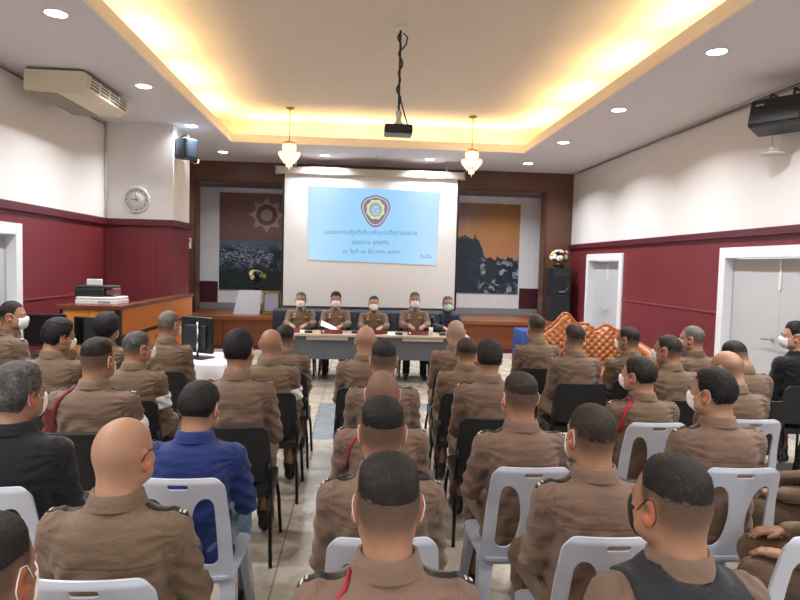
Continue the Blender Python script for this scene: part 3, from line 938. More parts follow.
P(670, 335, 4.6, 'brown-cropped officer with white mask, between the sofa and the bowed men', 'crop', 'brown', 1, 1, 'b', K + 'under the brown-cropped officer behind the sofa', yaw=42, face=True)
P(745, 340, 4.6, 'dark-haired officer bending his head low by the grey double door', 'crop', 'dark', 1, 1, 'b', K + 'beneath the officer bending his head', yaw=22, pitch=24, lean=.08)
P(575, 324, 5.2, 'tan-headed cropped officer sitting left of the tufted sofa, back to us', 'crop', 'brown', 1, 0, 'b', K + 'left of the tufted sofa', yaw=4)
P(630, 327, 5.4, 'officer in front of the tufted sofa looking left', 'crop', 'dark', 1, 1, 'b', K + 'directly in front of the tufted sofa', yaw=40, face=True)
P(694, 326, 5.4, 'grey-cropped officer by the maroon wall between both grey doors', 'crop', 'salt', 0, 1, 'b', K + 'by the maroon wall between two doors', yaw=48, face=True)
P(797, 322, 5.2, 'man in a black shirt before the grey double door, looking left', 'short', 'black', 0, 0, 'b', K + 'under the man in the black shirt', yaw=62, top='tee', face=True)
P(537, 315, 5.95, 'officer with reddish crop, farthest forward at the right, back to us', 'crop', 'brown', 1, 1, 'b', K + 'farthest forward on the right', yaw=8)
P(0, 0, 2.95, 'man at the right edge beside the white chairs, only arm and leg showing, farther one', 'crop', 'dark', 1, 1, 'w', W + 'at the right edge, farther one', body_rz=58, pose='lap', x=2.46, zt=1.28, face=True)
P(0, 0, 2.28, 'man at the right edge, only arm and leg showing, nearer one', 'crop', 'dark', 1, 1, None, body_rz=58, pose='lap', x=2.02, zt=1.28, face=True)
chair('b', K + 'standing empty at the far right of the rows', 3.02, 3.85)
chair('w', W + 'at the near right corner, half out of view', 1.60, 2.20, R(6))
# --- the panel behind the long table, facing the room
TY = 9.75
P(301, 292, TY, 'leftmost of the panel behind the long table, grey crop, white mask', 'crop', 'grey', 1, 1, None, flip=True, legs=JK['black'], pose='table', face=True, medals=True)
P(336, 292, TY, 'panel member holding white papers, dark hair', 'short', 'black', 1, 0, None, flip=True, legs=JK['black'], pose='table', face=True, medals=True)
P(374, 296, TY, 'middle member of the panel, short dark hair, white mask', 'crop', 'dark', 0, 1, None, flip=True, legs=JK['black'], pose='table', face=True, medals=True)
P(415, 292, TY, 'panel member fourth along, brownish crop, white mask', 'crop', 'grey', 1, 0, None, flip=True, legs=JK['black'], pose='table', face=True, medals=True)
P(448, 296, TY, 'panel member in navy jacket with spectacles and mint mask', 'crop', 'grey', 0, 0, None, flip=True, legs=JK['black'], pose='table', face=True, mask='g', wx=.94, top='navy', glasses=True)
# ------------------------------------------------------------------ the room
XL, XR, ZC = -3.87, 4.59, 3.80
YB, YF = -4.0, 13.18
ZRL, ZRR = 2.29, 2.22
struct(bx('floor', FLOORM, None, XL - .3, XR + .3, YB, 15.0, -.1, 0))
# ceiling: lower soffit with a raised tray
TX0, TX1, TY1, TY0 = -2.22, 2.90, 11.0, -3.0
c = MB()
c.box(XL - .2, TX0 - .03, YB, 15, ZC, ZC + .05); c.box(TX1 + .03, XR + .2, YB, 15, ZC, ZC + .05); c.box(TX0 - .03, TX1 + .03, TY1 + .03, 15, ZC, ZC + .05); c.box(TX0 - .03, TX1 + .03, YB, TY0, ZC, ZC + .05)
ceil = struct(c.build('ceiling', CEILM))
c = MB(); c.box(TX0 - .6, TX1 + .6, TY0 - .6, TY1 + .6, 4.28, 4.33)
c.box(TX0 - .65, TX0 - .6, TY0 - .6, TY1 + .6, ZC + .05, 4.3); c.box(TX1 + .6, TX1 + .65, TY0 - .6, TY1 + .6, ZC + .05, 4.3); c.box(TX0 - .6, TX1 + .6, TY1 + .6, TY1 + .65, ZC + .05, 4.3); c.box(TX0 - .6, TX1 + .6, TY0 - .65, TY0 - .6, ZC + .05, 4.3)
c.build('tray_ceiling', plain('tray_paint', 'd8cfc0', .8, 0, .2, .03), ceil)
c = MB(); c.box(TX0 - .03, TX0, TY0, TY1, ZC, ZC + .14); c.box(TX1, TX1 + .03, TY0, TY1, ZC, ZC + .14); c.box(TX0 - .03, TX1 + .03, TY1, TY1 + .03, ZC, ZC + .14)
c.build('tray_lip', plain('tray_lip_paint', 'f0e4cf', .7, 0, .2, .03), ceil)
cv = MB()
cv.box(TX0 - .34, TX0 - .31, TY0, TY1 + .3, ZC + .05, ZC + .075); cv.box(TX1 + .31, TX1 + .34, TY0, TY1 + .3, ZC + .05, ZC + .075); cv.box(TX0 - .3, TX1 + .3, TY1 + .31, TY1 + .34, ZC + .05, ZC + .075)
cv.build('cove_strip', COVEG, ceil)


def lamp(name, kind, loc, power, col, parent=None, **kw):
    l = bpy.data.lights.new(name, kind); l.energy = power; l.color = col
    for k, v in kw.items(): setattr(l, k, v)
    o = bpy.data.objects.new(name, l); link(o, parent); o.location = loc
    return o


WARM = (1, .70, .34)
for i in range(9):
    y = 10.3 - i * 1.5
    for x, s_ in ((TX0 - .16, -1), (TX1 + .16, 1)):
        o = lamp('cove_lamp', 'AREA', (x, y, ZC + .09), 13, WARM, ceil, shape='RECTANGLE', size=.05, size_y=1.15); o.rotation_euler = (0, PI - s_ * .0, 0)
for i in range(4):
    o = lamp('cove_lamp', 'AREA', (-1.5 + i * 1.32, TY1 + .16, ZC + .09), 13, WARM, ceil, shape='RECTANGLE', size=1.1, size_y=.05); o.rotation_euler = (PI, 0, 0)

# left wall, pier, rail and dado
DL = (5.62, 7.41)
wl = struct(bx('wall_left', WHITE, None, XL - .2, XL, YB, 15, ZRL - .02, ZC))
m = MB(); m.box(XL - .2, XL - .0, YB, DL[0], 0, ZRL); m.box(XL - .2, XL, DL[1], 15, 0, ZRL); m.box(XL - .2, XL, DL[0], DL[1], 2.10, ZRL); m.build('wainscot', MAROON, wl)
m = MB(); m.box(XL, XL + .05, YB, 9.82, ZRL - .04, ZRL + .06, .006); m.build('dado_rail', MARD, wl)
m = MB(); m.box(XL, XL + .012, DL[1], 9.82, 1.22, 1.245); m.build('chair_rail', plain('bead_maroon', '7d3a40', .4), wl)
PX, PY0, PY1 = -2.86, 9.82, 10.75
pw = struct(bx('wall_left_pier', WHITE, None, XL, PX, PY0, PY1, ZRL - .02, ZC))
bx('wainscot', MAROON, pw, XL, PX, PY0, PY1, 0, ZRL)
m = MB(); m.box(XL + .05, PX + .06, PY0 - .06, PY0, ZRL - .04, ZRL + .06, .006); m.box(PX, PX + .06, PY0, PY1, ZRL - .04, ZRL + .06, .006); m.build('dado_rail', MARD, pw)
# right wall
D1, D2 = (10.48, 12.17), (5.55, 7.58)
wr = struct(bx('wall_right', WHITE, None, XR, XR + .2, YB, 15, ZRR - .02, ZC))
m = MB(); m.box(XR, XR + .2, YB, D2[0], 0, ZRR); m.box(XR, XR + .2, D2[1], D1[0], 0, ZRR); m.box(XR, XR + .2, D1[1], 15, 0, ZRR)
for d in (D1, D2): m.box(XR, XR + .2, d[0], d[1], 2.06, ZRR)
m.build('wainscot', MAROON, wr)
m = MB(); m.box(XR - .05, XR, YB, YF, ZRR - .03, ZRR + .06, .006); m.build('dado_rail', MARD, wr)
m = MB(); m.box(XR - .012, XR, D2[1], D1[0], 1.235, 1.26); m.build('chair_rail', _pm['bead_maroon'], wr)


def door(n, x, s_, y0, y1, top):
    """double door in a white frame; s_ = +1 when the wall lies towards +x"""
    t = struct(bpy.data.objects.new('door_%d' % n, None)); link(t); t.location = (x, (y0 + y1) / 2, 0)
    yc = (y0 + y1) / 2; f = .13
    def B(nm, mat, a0, a1, b0, b1, c0, c1, bev=0, par=t): return bx(nm, mat, par, min(s_ * a0, s_ * a1), max(s_ * a0, s_ * a1), b0 - yc, b1 - yc, c0, c1, bev=bev)
    m = MB()
    for b0, b1, c0, c1 in ((y0, y0 + f, 0, top), (y1 - f, y1, 0, top), (y0 + f, y1 - f, top - f, top)):
        a = sorted((s_ * -.03, s_ * .15)); m.box(a[0], a[1], b0 - yc, b1 - yc, c0, c1, .005)
    m.build('door_frame', TRIMW, t)
    for q in (-1, 1):
        b0, b1 = (y0 + f + .003, yc - .002) if q < 0 else (yc + .002, y1 - f - .003)
        lf = B('door_leaf', LEAFM, .085, .125, b0, b1, .005, top - f - .006)
        hy = q * .07; m = MB(); m.lathe([(.028, -.012), (.028, 0)], 14, (0, 0, 0), axis='x')
        M = Matrix.Translation((s_ * .08, hy, 1.02))
        mm = MB(); mm.lathe([(.026, -.01), (.026, .01)], 14, (0, 0, 0), axis='x'); mm.tube([(0, 0, 0), (-s_ * .05, 0, 0), (-s_ * .055, q * .02, 0), (-s_ * .055, q * .12, -.004)], .009)
        mm.xf(M); mm.build('door_handle', CHR, lf)
    m = MB(); m.box(min(s_ * .07, s_ * .085), max(s_ * .07, s_ * .085), -.016, .016, top - f - .36, top - f - .02, .004); m.build('flush_bolt', PW, t)
    return t


door(1, XR, 1, *D1, 2.06); door(2, XR, 1, *D2, 2.07); door(3, XL, -1, *DL, 2.11)
# front wall: dark wood proscenium with a shallow stage recess
OX0, OX1, OZ = -3.37, 4.00, 3.37
m = MB(); m.box(XL, OX0, YF, YF + .35, 0, ZC); m.box(OX1, XR, YF, YF + .35, 0, ZC); m.box(OX0, OX1, YF, YF + .35, OZ, ZC)
wf = struct(m.build('wall_front', WOODD))
m = MB()
for x in (OX0 - .03, OX1): m.box(x, x + .03, YF - .02, YF, .66, OZ + .03)
m.box(OX0 - .03, OX1 + .03, YF - .02, YF, OZ, OZ + .03); m.build('opening_trim', wood('wood_trim', '4a2a1e', '5f3a2a', .3), wf)
SB = 14.3
sb = struct(bx('wall_stage_back', plain('stage_back_paint', 'ececf0', .8), None, XL, XR, SB, SB + .1, 0, ZC))
m = MB(); m.box(OX0 - .2, -3.16, SB - .02, SB, .66, 1.28); m.box(3.78, OX1 + .3, SB - .02, SB, .66, 1.28); m.build('wainscot', plain('stage_dado', '4e1d27', .5), sb)
m = MB(); m.box(OX0 - .2, OX1 + .3, SB - .03, SB - .021, .66, .80); m.build('baseboard', GREYB, sb)
m = MB(); m.box(OX0 - .3, OX1 + .3, YF + .35, SB, OZ + .02, OZ + .07); struct(m.build('ceiling_recess', plain('recess_grey', '7b7a80', .8)))
st = struct(MB().box(XL, XR, 12.42, SB, .58, .66, .006).build('stage_top', WOODS))
m = MB()
x = XL + .02
while x < XR - .1:
    m.box(x + .004, min(x + 1.19, XR - .01), 12.46, 12.50, .0, .58, .004); x += 1.2
m.build('stage_front', wood('wood_stage_front', '6c3a22', '874e2d', .35, 0, 4), st)
m = MB(); m.box(XL, XR, 12.445, 12.46, 0, .09); m.build('stage_plinth', MARD, st)
# back end of the room: unseen wall, window openings added for world fill light
m = MB(); m.box(XL - .2, XR + .2, YB - .2, YB, 0, .9); m.box(XL - .2, XR + .2, YB - .2, YB, 3.0, ZC)
for x in (XL, -1.2, 1.6, XR - .3): m.box(x, x + .3, YB - .2, YB, .9, 3.0)
struct(m.build('wall_back', WHITE))
# pipes along the ceiling edge
m = MB(); m.tube([(XR - .03, 4.2, ZC - .05), (XR - .03, 12.9, ZC - .03)], .011, 8); m.tube([(XR - .03, 4.2, ZC - .09), (XR - .03, 9.0, ZC - .05)], .008, 8); struct(m.build('trim_1', plain('conduit_grey', '7a726c', .5)))
m = MB(); m.tube([(XL + .03, 2, ZC - .05), (XL + .03, 9.7, ZC - .05)], .012, 8); struct(m.build('trim_2', _pm['conduit_grey']))
m = MB(); m.tube([(XL + .02, 9.80, ZRL + .06), (XL + .02, 9.80, ZC)], .012, 8); struct(m.build('trim_3', plain('conduit_white', 'd5d2ce', .6)))

# ------------------------------------------------------------------ lamps in the soffit
DLP = [(-2.59, 12.05, 'far left corner of the soffit'), (-2.59, 9.82, 'beside the left wall speaker'), (-2.59, 7.7, 'just right of the air conditioner'), (-2.59, 5.55, 'nearest on the left soffit'), (-.67, 12.0, 'before the screen, left one'), (1.34, 12.0, 'before the screen, right one'),
       (3.27, 12.05, 'far right corner of the soffit'), (3.27, 9.95, 'second from the far right corner'), (3.27, 7.82, 'second nearest on the right soffit'), (3.27, 5.65, 'nearest on the right soffit'),
       (-2.59, 3.4, ''), (-2.59, 1.25, ''), (-2.59, -.9, ''), (3.27, 3.45, ''), (3.27, 1.3, ''), (3.27, -.85, ''), (-.67, -3.5, ''), (1.34, -3.5, '')]
dl0 = thing('downlight', 'x', 'ceiling light', group='round ceiling downlights')
MB().lathe([(.085, -.006), (.105, -.010), (.108, 0), (.085, 0)], 28, cap=False).build('rim', PW, dl0)
MB().lathe([(0, -.008), (.086, -.008)], 28, cap=False).build('lens', LEDC, dl0)
for i, (x, y, w_) in enumerate(DLP):
    lab = ('round white downlight ' + w_) if w_ else 'round white downlight in the soffit behind the viewer'
    o = dl0 if i == 0 else dup(dl0)
    o.location = (x, y, ZC); o['label'] = lab
    lamp('downlight_lamp', 'AREA', (0, 0, -.014), 27, (.93, .96, 1), o, shape='DISK', size=.16, spread=R(140))
sm = thing('smoke_detector', 'small white smoke detector on the soffit before the screen', 'smoke detector', (.35, 11.87, ZC))
MB().lathe([(.055, 0), (.055, -.02), (.04, -.035), (0, -.036)], 20).build('housing', PW, sm); MB().lathe([(.018, -.034), (.014, -.05), (0, -.05)], 14).build('sensor', PGY, sm)

w_ = bpy.data.worlds.new('world'); scene.world = w_; w_.use_nodes = True
w_.node_tree.nodes['Background'].inputs[0].default_value = (.85, .92, 1, 1); w_.node_tree.nodes['Background'].inputs[1].default_value = 2.0
scene.view_settings.view_transform = 'Standard'; scene.view_settings.look = 'None'; scene.view_settings.exposure = .2
scene.cycles.use_denoising = True; scene.cycles.max_bounces = 8; scene.cycles.diffuse_bounces = 5
# ------------------------------------------------------------------ text
def text(body, size, mat, name, parent, M, align='CENTER', ext=.0015):
    cu = bpy.data.curves.new('t', 'FONT'); cu.body = body; cu.size = size; cu.align_x = align; cu.extrude = ext; cu.resolution_u = 4
    o = bpy.data.objects.new('t', cu); COL.objects.link(o)
    me = bpy.data.meshes.new_from_object(o.evaluated_get(bpy.context.evaluated_depsgraph_get())); bpy.data.objects.remove(o); bpy.data.curves.remove(cu)
    me.transform(M); me.materials.clear(); me.materials.append(mat); me.name = name
    return link(bpy.data.objects.new(name, me), parent)


def onwall(x, y, z):  # text plane facing the camera (-y)
    return Matrix.Translation((x, y, z)) @ Matrix.Rotation(PI / 2, 4, 'X')


# ------------------------------------------------------------------ projection screen
SY = 12.25
sc = thing('projection_screen', 'large pull-down projection screen hanging in front of the stage', 'projection screen', (.24, SY, 0))
bx('canvas', plain('screen_white', 'd3d2d0', .75, 0, .2, .02), sc, -1.69, 1.69, .0, .012, .90, 3.47)
MB().box(-1.73, -1.69, -.001, .013, .88, 3.47).build('black_border', PB, sc); MB().box(1.69, 1.73, -.001, .013, .88, 3.47).build('black_border', PB, sc)
MB().box(-1.72, 1.72, -.012, .024, .865, .905, .008).build('bottom_bar', PBD, sc)
MB().box(-1.84, 1.80, -.06, .08, 3.46, 3.60, .02).build('roller_housing', plain('housing_cream', 'b9aea6', .45), sc)
MB().box(-1.87, -1.84, -.065, .085, 3.45, 3.61, .008).build('end_cap', PGY, sc); MB().box(1.80, 1.83, -.065, .085, 3.45, 3.61, .008).build('end_cap', PGY, sc)
for x in (-1.5, 1.45): MB().box(x, x + .03, -.01, .03, 3.58, ZC, .0).build('hanger', PGY, sc)


def slide_mat():
    t = NT('slide_light'); v = t.coord('Object'); x, y, z = t.xyz(v)
    g = t.ramp(t.m('ABSOLUTE', t.m('SUBTRACT', x, .04)), .3, 1.4); n = t.noise(v, 1.4, 2)
    c = t.mix(g, lin('98d0fa'), lin('bde3fd')); c = t.mix(t.m('MULTIPLY', n, .25), c, lin('bfe2fd'))
    return t.fin((.02, .02, .02), .8, 0, .1, c, .88)


m = MB(); m.add([(-1.25, -.004, 3.25), (1.35, -.004, 3.21), (1.31, -.004, 1.77), (-1.22, -.004, 1.81)], [(0, 1, 2, 3)])
sl = m.build('projected_slide', slide_mat(), sc)
TXM = emis('slide_text', '577a9c', .8); tilt = Matrix.Rotation(R(-.9), 4, 'Y')
for body, x, z, s_ in (('อบรมการปฏิบัติเกี่ยวกับการตั้งด่านตรวจ', .04, 2.335, .115), ('จุดตรวจ จุดสกัด', .03, 2.145, .112), ('ณ วันที่ ๑๕ ธันวาคม ๒๕๖๔', .05, 1.965, .110), ('ภ.จว.', 1.13, 1.885, .12)):
    text(body, s_, TXM, 'text_line', sl, tilt @ onwall(x, -.006, z))
em = [emis('emblem_brown', '8d7480', .75), emis('emblem_lilac', 'b8c6e4', .9), emis('emblem_yellow', 'd3d89c', .95), emis('emblem_grey', '93aebc', .85)]
ex, ez = .08, 2.81


def shield(k):
    P_ = []
    for i in range(48):
        a = 2 * PI * i / 48; q = 1 + .10 * math.sin(3 * a) + .10 * max(0, 1 - abs(a - PI / 2) / .45)
        P_.append((ex + k * q * math.cos(a) * .98, ez + k * 1.06 * q * math.sin(a)))
    return P_


m = MB()
m.prism(shield(.285), -.0060, -.0045, mi=0); m.prism(shield(.255), -.0072, -.0058, mi=1); m.prism(shield(.235), -.0084, -.0070, mi=0)
m.prism([(ex + (.19 if i % 2 else .165) * math.cos(2 * PI * i / 16), ez + .015 + (.205 if i % 2 else .18) * math.sin(2 * PI * i / 16)) for i in range(16)], -.0096, -.0082, mi=2)
m.prism([(ex + .13 * math.cos(2 * PI * i / 32), ez + .015 + .145 * math.sin(2 * PI * i / 32)) for i in range(32)], -.0108, -.0094, mi=3)
for a, b, w2, h2 in ((0, .06, .05, .03), (-.04, 0, .03, .05), (.045, -.01, .03, .045), (0, -.07, .07, .025)):
    m.prism([(ex + a - w2, ez + b), (ex + a, ez + b + h2), (ex + a + w2, ez + b), (ex + a, ez + b - h2)], -.0115, -.0106, mi=1)
m.build('emblem', em, sl)

# ------------------------------------------------------------------ backdrop pictures on the stage wall
def city_mat():
    t = NT('backdrop_city'); v = t.coord('Object'); x, y, z = t.xyz(v)
    n = t.noise(v, 3, 4); c = t.mix(n, lin('755856'), lin('8a6662'))
    vo = t.node('ShaderNodeTexVoronoi'); t.set(vo.inputs['Vector'], t.scale(v, (1, 1, 2.0))); vo.inputs['Scale'].default_value = 24
    hs = t.xyz(vo.outputs['Color'])[0]
    city = t.mix(t.ramp(hs, .45, .95), lin('3a485c'), lin('a3b4c8')); city = t.mix(t.ramp(hs, .90, .97), city, lin('b9a08c'))
    veg = t.mix(t.noise(v, 9, 4), lin('1c2628'), lin('35413f'))
    h = t.m('ADD', z, t.m('MULTIPLY', t.noise(v, 4.5, 4), .5))
    city = t.mix(t.ramp(h, 2.0, 1.75), city, veg); city = t.mix(t.ramp(t.noise(v, 2.3, 3), .52, .62), city, veg)
    f = t.ramp(t.m('ADD', z, t.m('MULTIPLY', n, .16)), 2.32, 2.24)
    haze = t.mix(t.ramp(t.m('ADD', z, t.m('MULTIPLY', n, .1)), 2.0, 2.25), city, lin('5f7391'))
    return t.fin(t.mix(f, c, haze), .5, 0, .3)


def sunset_mat():
    t = NT('backdrop_sunset'); v = t.coord('Object'); x, y, z = t.xyz(v)
    sky = t.cramp(t.ramp(z, 2.1, 3.25), [(0, lin('c48a62')), (.4, lin('c58a4e')), (1, lin('a67c4c'))])
    sky = t.mix(t.m('MULTIPLY', t.ramp(x, 3.2, 1.9), t.ramp(z, 2.1, 3.0)), sky, lin('8f8699'))
    n = t.noise(v, 2.2, 4); sky = t.mix(t.m('MULTIPLY', t.ramp(n, .5, .75), .5), sky, lin('d2a05a'))
    ht = t.m('ADD', 2.30, t.m('MULTIPLY', t.m('SUBTRACT', t.noise(v, 5, 4, .6), .5), .5)); left = t.ramp(x, 3.0, 2.7)
    lim = t.m('SUBTRACT', ht, t.m('MULTIPLY', t.m('SUBTRACT', 1., left), .33)); lim = t.m('ADD', lim, t.m('MULTIPLY', left, .14))
    dark = t.mix(t.noise(v, 9, 4), lin('232a35'), lin('3c4956'))
    vo = t.node('ShaderNodeTexVoronoi'); t.set(vo.inputs['Vector'], v); vo.inputs['Scale'].default_value = 12; hs = t.xyz(vo.outputs['Color'])[0]
    town = t.mix(t.ramp(hs, .6, .95), lin('27313b'), lin('aab4bd'))
    lo = t.mix(t.m('MULTIPLY', t.ramp(x, 2.75, 2.95), t.ramp(t.noise(v, 4, 3), .42, .55)), dark, town)
    return t.fin(t.mix(t.m('LESS_THAN', z, lim), sky, lo), .5, 0, .3)


b1 = thing('backdrop_picture', 'backdrop showing a city under a brown sky with a silver star, left of the screen', 'picture', (0, SB, 0))
bx('print', city_mat(), b1, -3.13, -.45, -.03, -.005, 1.10, 3.28)
sp = []
for i in range(32):
    a = 2 * PI * i / 32; r_ = .40 if i % 4 == 0 else (.27 if i % 4 == 2 else .31); sp.append((-2.08 + r_ * math.cos(a), 2.80 + r_ * math.sin(a)))
m = MB(); m.prism(sp, -.034, -.029, mi=0); m.prism([(-2.08 + .235 * math.cos(2 * PI * i / 32), 2.80 + .235 * math.sin(2 * PI * i / 32)) for i in range(32)], -.037, -.033, mi=1)
m.prism([(-2.08 + .14 * math.cos(2 * PI * i / 8 + PI / 8), 2.80 + .14 * math.sin(2 * PI * i / 8 + PI / 8)) for i in range(8)], -.040, -.036, mi=2)
m.build('star_emblem', [plain('emblem_silver', 'a5928c', .6), plain('emblem_dark', '6b4a4a', .6), plain('emblem_tan', 'a08a7c', .6)], b1)
text('ตำรวจภูธรจังหวัด', .34, plain('backdrop_letters', '9c8684', .6), 'lettering', b1, onwall(-1.42, -.032, 2.68), 'LEFT')
b2 = thing('backdrop_picture', 'backdrop showing an orange sunset above dark trees, right of the screen', 'picture', (0, SB, 0))
bx('print', sunset_mat(), b2, 1.75, 3.74, -.03, -.005, 1.15, 3.22)

# ------------------------------------------------------------------ long table and its things
TF, TB, TZ = 8.92, 9.50, .728


def long_table(x0, x1, label):
    t = thing('folding_table', label, 'table', ((x0 + x1) / 2, (TF + TB) / 2, 0), 0, 'long tables of the panel')
    w2, d2 = (x1 - x0) / 2 - .003, (TB - TF) / 2
    MB().box(-w2, w2, -d2, d2, TZ - .03, TZ, .004).build('tabletop', WOODT, t)
    bx('modesty_panel', PANELG, t, -w2 + .05, w2 - .05, -d2 + .06, -d2 + .075, .36, TZ - .03)
    MB().box(-.30, .30, -d2 + .012, -d2 + .055, TZ - .085, TZ - .032, .006).build('front_rail', plain('rail_grey', 'a09a90', .5), t)
    for sx in (-1, 1):
        for sy in (-1, 1):
            m = MB(); yy = -d2 + (.09 if sy < 0 else .28); m.tube([(sx * (w2 - .12), yy, TZ - .03), (sx * (w2 - .12), yy - .02, .015)], .014, 8); m.build('leg', STG, t)
    return t


long_table(-1.10, .265, 'left one of two long panel tables with grey front'); long_table(.275, 1.66, 'right one of two long panel tables with grey front')
PLT = plain('plate_maroon', '6a2430', .4); PLT2 = plain('plate_white', 'e5dfd8', .5)
np0 = thing('name_plate', 'x', 'name plate', group='maroon name plates on the long table')
m = MB(); m.prism([(-.03, 0), (.03, 0), (.004, .062), (-.004, .062)], -.155, .155, 'yz'); m.build('plate', PLT, np0)
MB().lathe([(0, .003), (.015, .003), (.015, 0)], 16, (0, 0, 0), axis='y').xf(Matrix.Translation((-.12, -.0185, .032)) @ Matrix.Rotation(R(-22), 4, 'X')).build('emblem', PLT2, np0)
for i, (x, y, l) in enumerate(((-.98, 9.08, 'before the leftmost panel member'), (-.36, 9.02, 'before the man holding papers'), (.30, 9.05, 'before the middle panel member'), (.90, 9.02, 'before the fourth panel member'))):
    o = np0 if i == 0 else dup(np0); o.location = (x, y, TZ); o['label'] = 'small maroon name plate ' + l
mc0 = thing('microphone', 'x', 'microphone', group='desk microphones on the long table')
MB().box(-.055, .055, -.06, .06, 0, .035, .012).build('base', PB, mc0)
MB().tube([(0, .03, .03), (0, .035, .12), (0, .06, .24), (0, .10, .30)], .005, 8).build('gooseneck', PB, mc0)
MB().lathe([(.006, 0), (.016, .01), (.018, .04), (.010, .058), (0, .06)], 12).xf(Matrix.Translation((0, .09, .285)) @ Matrix.Rotation(R(-55), 4, 'X')).build('foam_head', BLK, mc0)
for i, (x, y, l) in enumerate(((-.70, 9.10, 'between the two leftmost panel members'), (-.02, 9.16, 'left of the middle panel member'), (.62, 9.05, 'right of the middle panel member'), (1.28, 9.08, 'before the navy jacket'))):
    o = mc0 if i == 0 else dup(mc0); o.location = (x, y, TZ); o['label'] = 'black gooseneck desk microphone ' + l


def sheet(label, x, y, rz, n=1, w2=.105, h2=.15):
    t = MB().box(-w2, w2, -h2, h2, 0, .0015 + .002 * n).build('paper_sheets', PAP); t.location = (x, y, TZ + .001); t.rotation_euler = (0, 0, rz); tag(t, label, 'paper'); return t


sheet('white papers lying before the middle panel member', .12, 9.25, .1, 3); sheet('white paper beside the right microphone', .52, 9.12, -.25, 1); sheet('white paper before the fourth panel member', .92, 9.24, .05, 2); sheet('white paper before the leftmost panel member', -.86, 9.26, -.1, 1)
m = MB()
n = 8
for i in range(n + 1):
    u = i / n - .5
    m.v += [(u * .25, -.14, .02 + .15 * (.5 - u) * .6), (u * .25, .10, .0 + .16 * (.5 - u) * .7 + .05)]
m.f = [(2 * i, 2 * i + 2, 2 * i + 3, 2 * i + 1) for i in range(n)]; m.m = [0] * n; m.sm = [True] * n
o = m.build('document', PAP); o.location = (-.40, 9.20, TZ + .004); tag(o, 'white document being held up and read by the second panel member', 'paper')
gl = thing('drinking_glass', 'small clear drinking glass next to the right name plate', 'glass', (1.10, 9.10, TZ))
MB().lathe([(.026, 0), (.032, .11), (.030, .11), (.025, .004), (0, .004)], 18).build('tumbler', plain('glass_pale', 'dfe3e4', .08), gl)
# panel chairs with wooden arms
pc0 = None
CHW = wood('wood_chair', '5a2f1e', '7c4228', .3)
for i, (px, l) in enumerate(((301, 'the leftmost panel member'), (336, 'the man holding papers'), (374, 'the middle panel member'), (415, 'the fourth panel member'), (448, 'the navy-jacketed panel member'))):
    x = at(px, 292, TY)[0]
    if pc0 is None:
        pc0 = thing('armchair', 'x', 'chair', group='dark armchairs of the panel')
        MB().box(-.235, .235, .21, .27, .50, .93, .025).build('backrest', plain('leather_navy', '1c2130', .45), pc0)
        MB().box(-.235, .235, -.22, .21, .36, .434, .025).build('seat', _pm['leather_navy'], pc0)
        for sx in (-1, 1):
            MB().tube([(sx * .240, .24, .50), (sx * .246, .22, .655), (sx * .246, -.10, .665), (sx * .246, -.14, .64), (sx * .240, -.15, .40)], .016, 8).build('armrest', CHW, pc0)
            for y in (-.18, .22): MB().tube([(sx * .215, y * .95, .37), (sx * .235, y, 0)], [.018, .013], 8).build('leg', CHW, pc0)
        o = pc0
    else: o = dup(pc0)
    o.location = (x, TY, 0); o['label'] = 'dark armchair with wooden arms under ' + l

# navy draped bench on the stage edge behind the panel
t = thing('draped_bench', 'long low bench draped in navy cloth below the screen', 'bench', (.2, 11.75, 0))
m = MB(); n = 120
for i in range(n + 1):
    x = -1.75 + 3.5 * i / n; y = -.22 + .018 * math.sin(i * 1.3) + .008 * math.sin(i * .47)
    m.v += [(x, y, .02), (x, y * .98 - .002, .45), (x, -.22, .84), (x, -.20, .865), (x, .22, .865)]
for i in range(n):
    for j in range(4): m.f.append((i * 5 + j, (i + 1) * 5 + j, (i + 1) * 5 + j + 1, i * 5 + j + 1)); m.m.append(0); m.sm.append(True)
m.build('navy_cloth', plain('cloth_navy', '171b29', .8), t)
m = MB()
for x in (-1.6, 0, 1.6): m.box(x - .03, x + .03, -.16, .18, 0, .855)
m.build('trestle', WOODB, t)

# ------------------------------------------------------------------ left side: wooden counter, printers, monitors
ct = thing('wooden_counter', 'orange wood counter with dark bands running along the left pier', 'counter', (-2.72, 7.3, 0))
m = MB(); L = 3.1; zt = 1.20
for i in range(2): m.box(-.66 + i * .32, -.345 + i * .32 if i == 0 else -.03, .0, .03, .02, zt - .05, .003)
m.build('front_panel', WOODO, ct)
m = MB()
for i in range(4): m.box(-.03, .0, .05 + i * L / 4, .05 + (i + 1) * L / 4 - .008, .02, zt - .05, .003)
m.build('side_panel', wood('wood_orange_side', 'b0652c', 'c67b38', .3, 1, 5), ct)
MB().box(-.05, .012, -.012, .05, 0, zt - .05, .004).build('corner_post', WOODB, ct)
m = MB(); m.box(-.66, -.04, -.008, .0, .80, .845); m.box(.0, .008, .05, L, .80, .845); m.build('dark_band', WOODB, ct)
m = MB(); m.box(-.69, .03, -.03, .62, zt - .05, zt, .006); m.box(-.10, .03, .62, L + .02, zt - .05, zt, .006); m.build('countertop', wood('wood_counter_top', '5d2f22', '7a4330', .25, 1), ct)
bx('end_panel', WOODB, ct, -.66, -.63, .0, .60, 0, zt - .05)
pr = thing('scanner', 'flat offwhite scanner on the wooden counter, under the black printer', 'scanner', (-3.04, 7.62, zt))
MB().box(-.24, .24, -.17, .20, .0, .055, .008).build('body', PW, pr); MB().box(-.235, .235, -.165, .20, .058, .085, .01).build('lid', PW, pr); MB().box(.02, .16, -.176, -.17, .018, .04, .001).build('control_strip', PGY, pr)
pr = thing('printer', 'black inkjet printer stacked on the offwhite scanner', 'printer', (-3.11, 7.64, zt + .085))
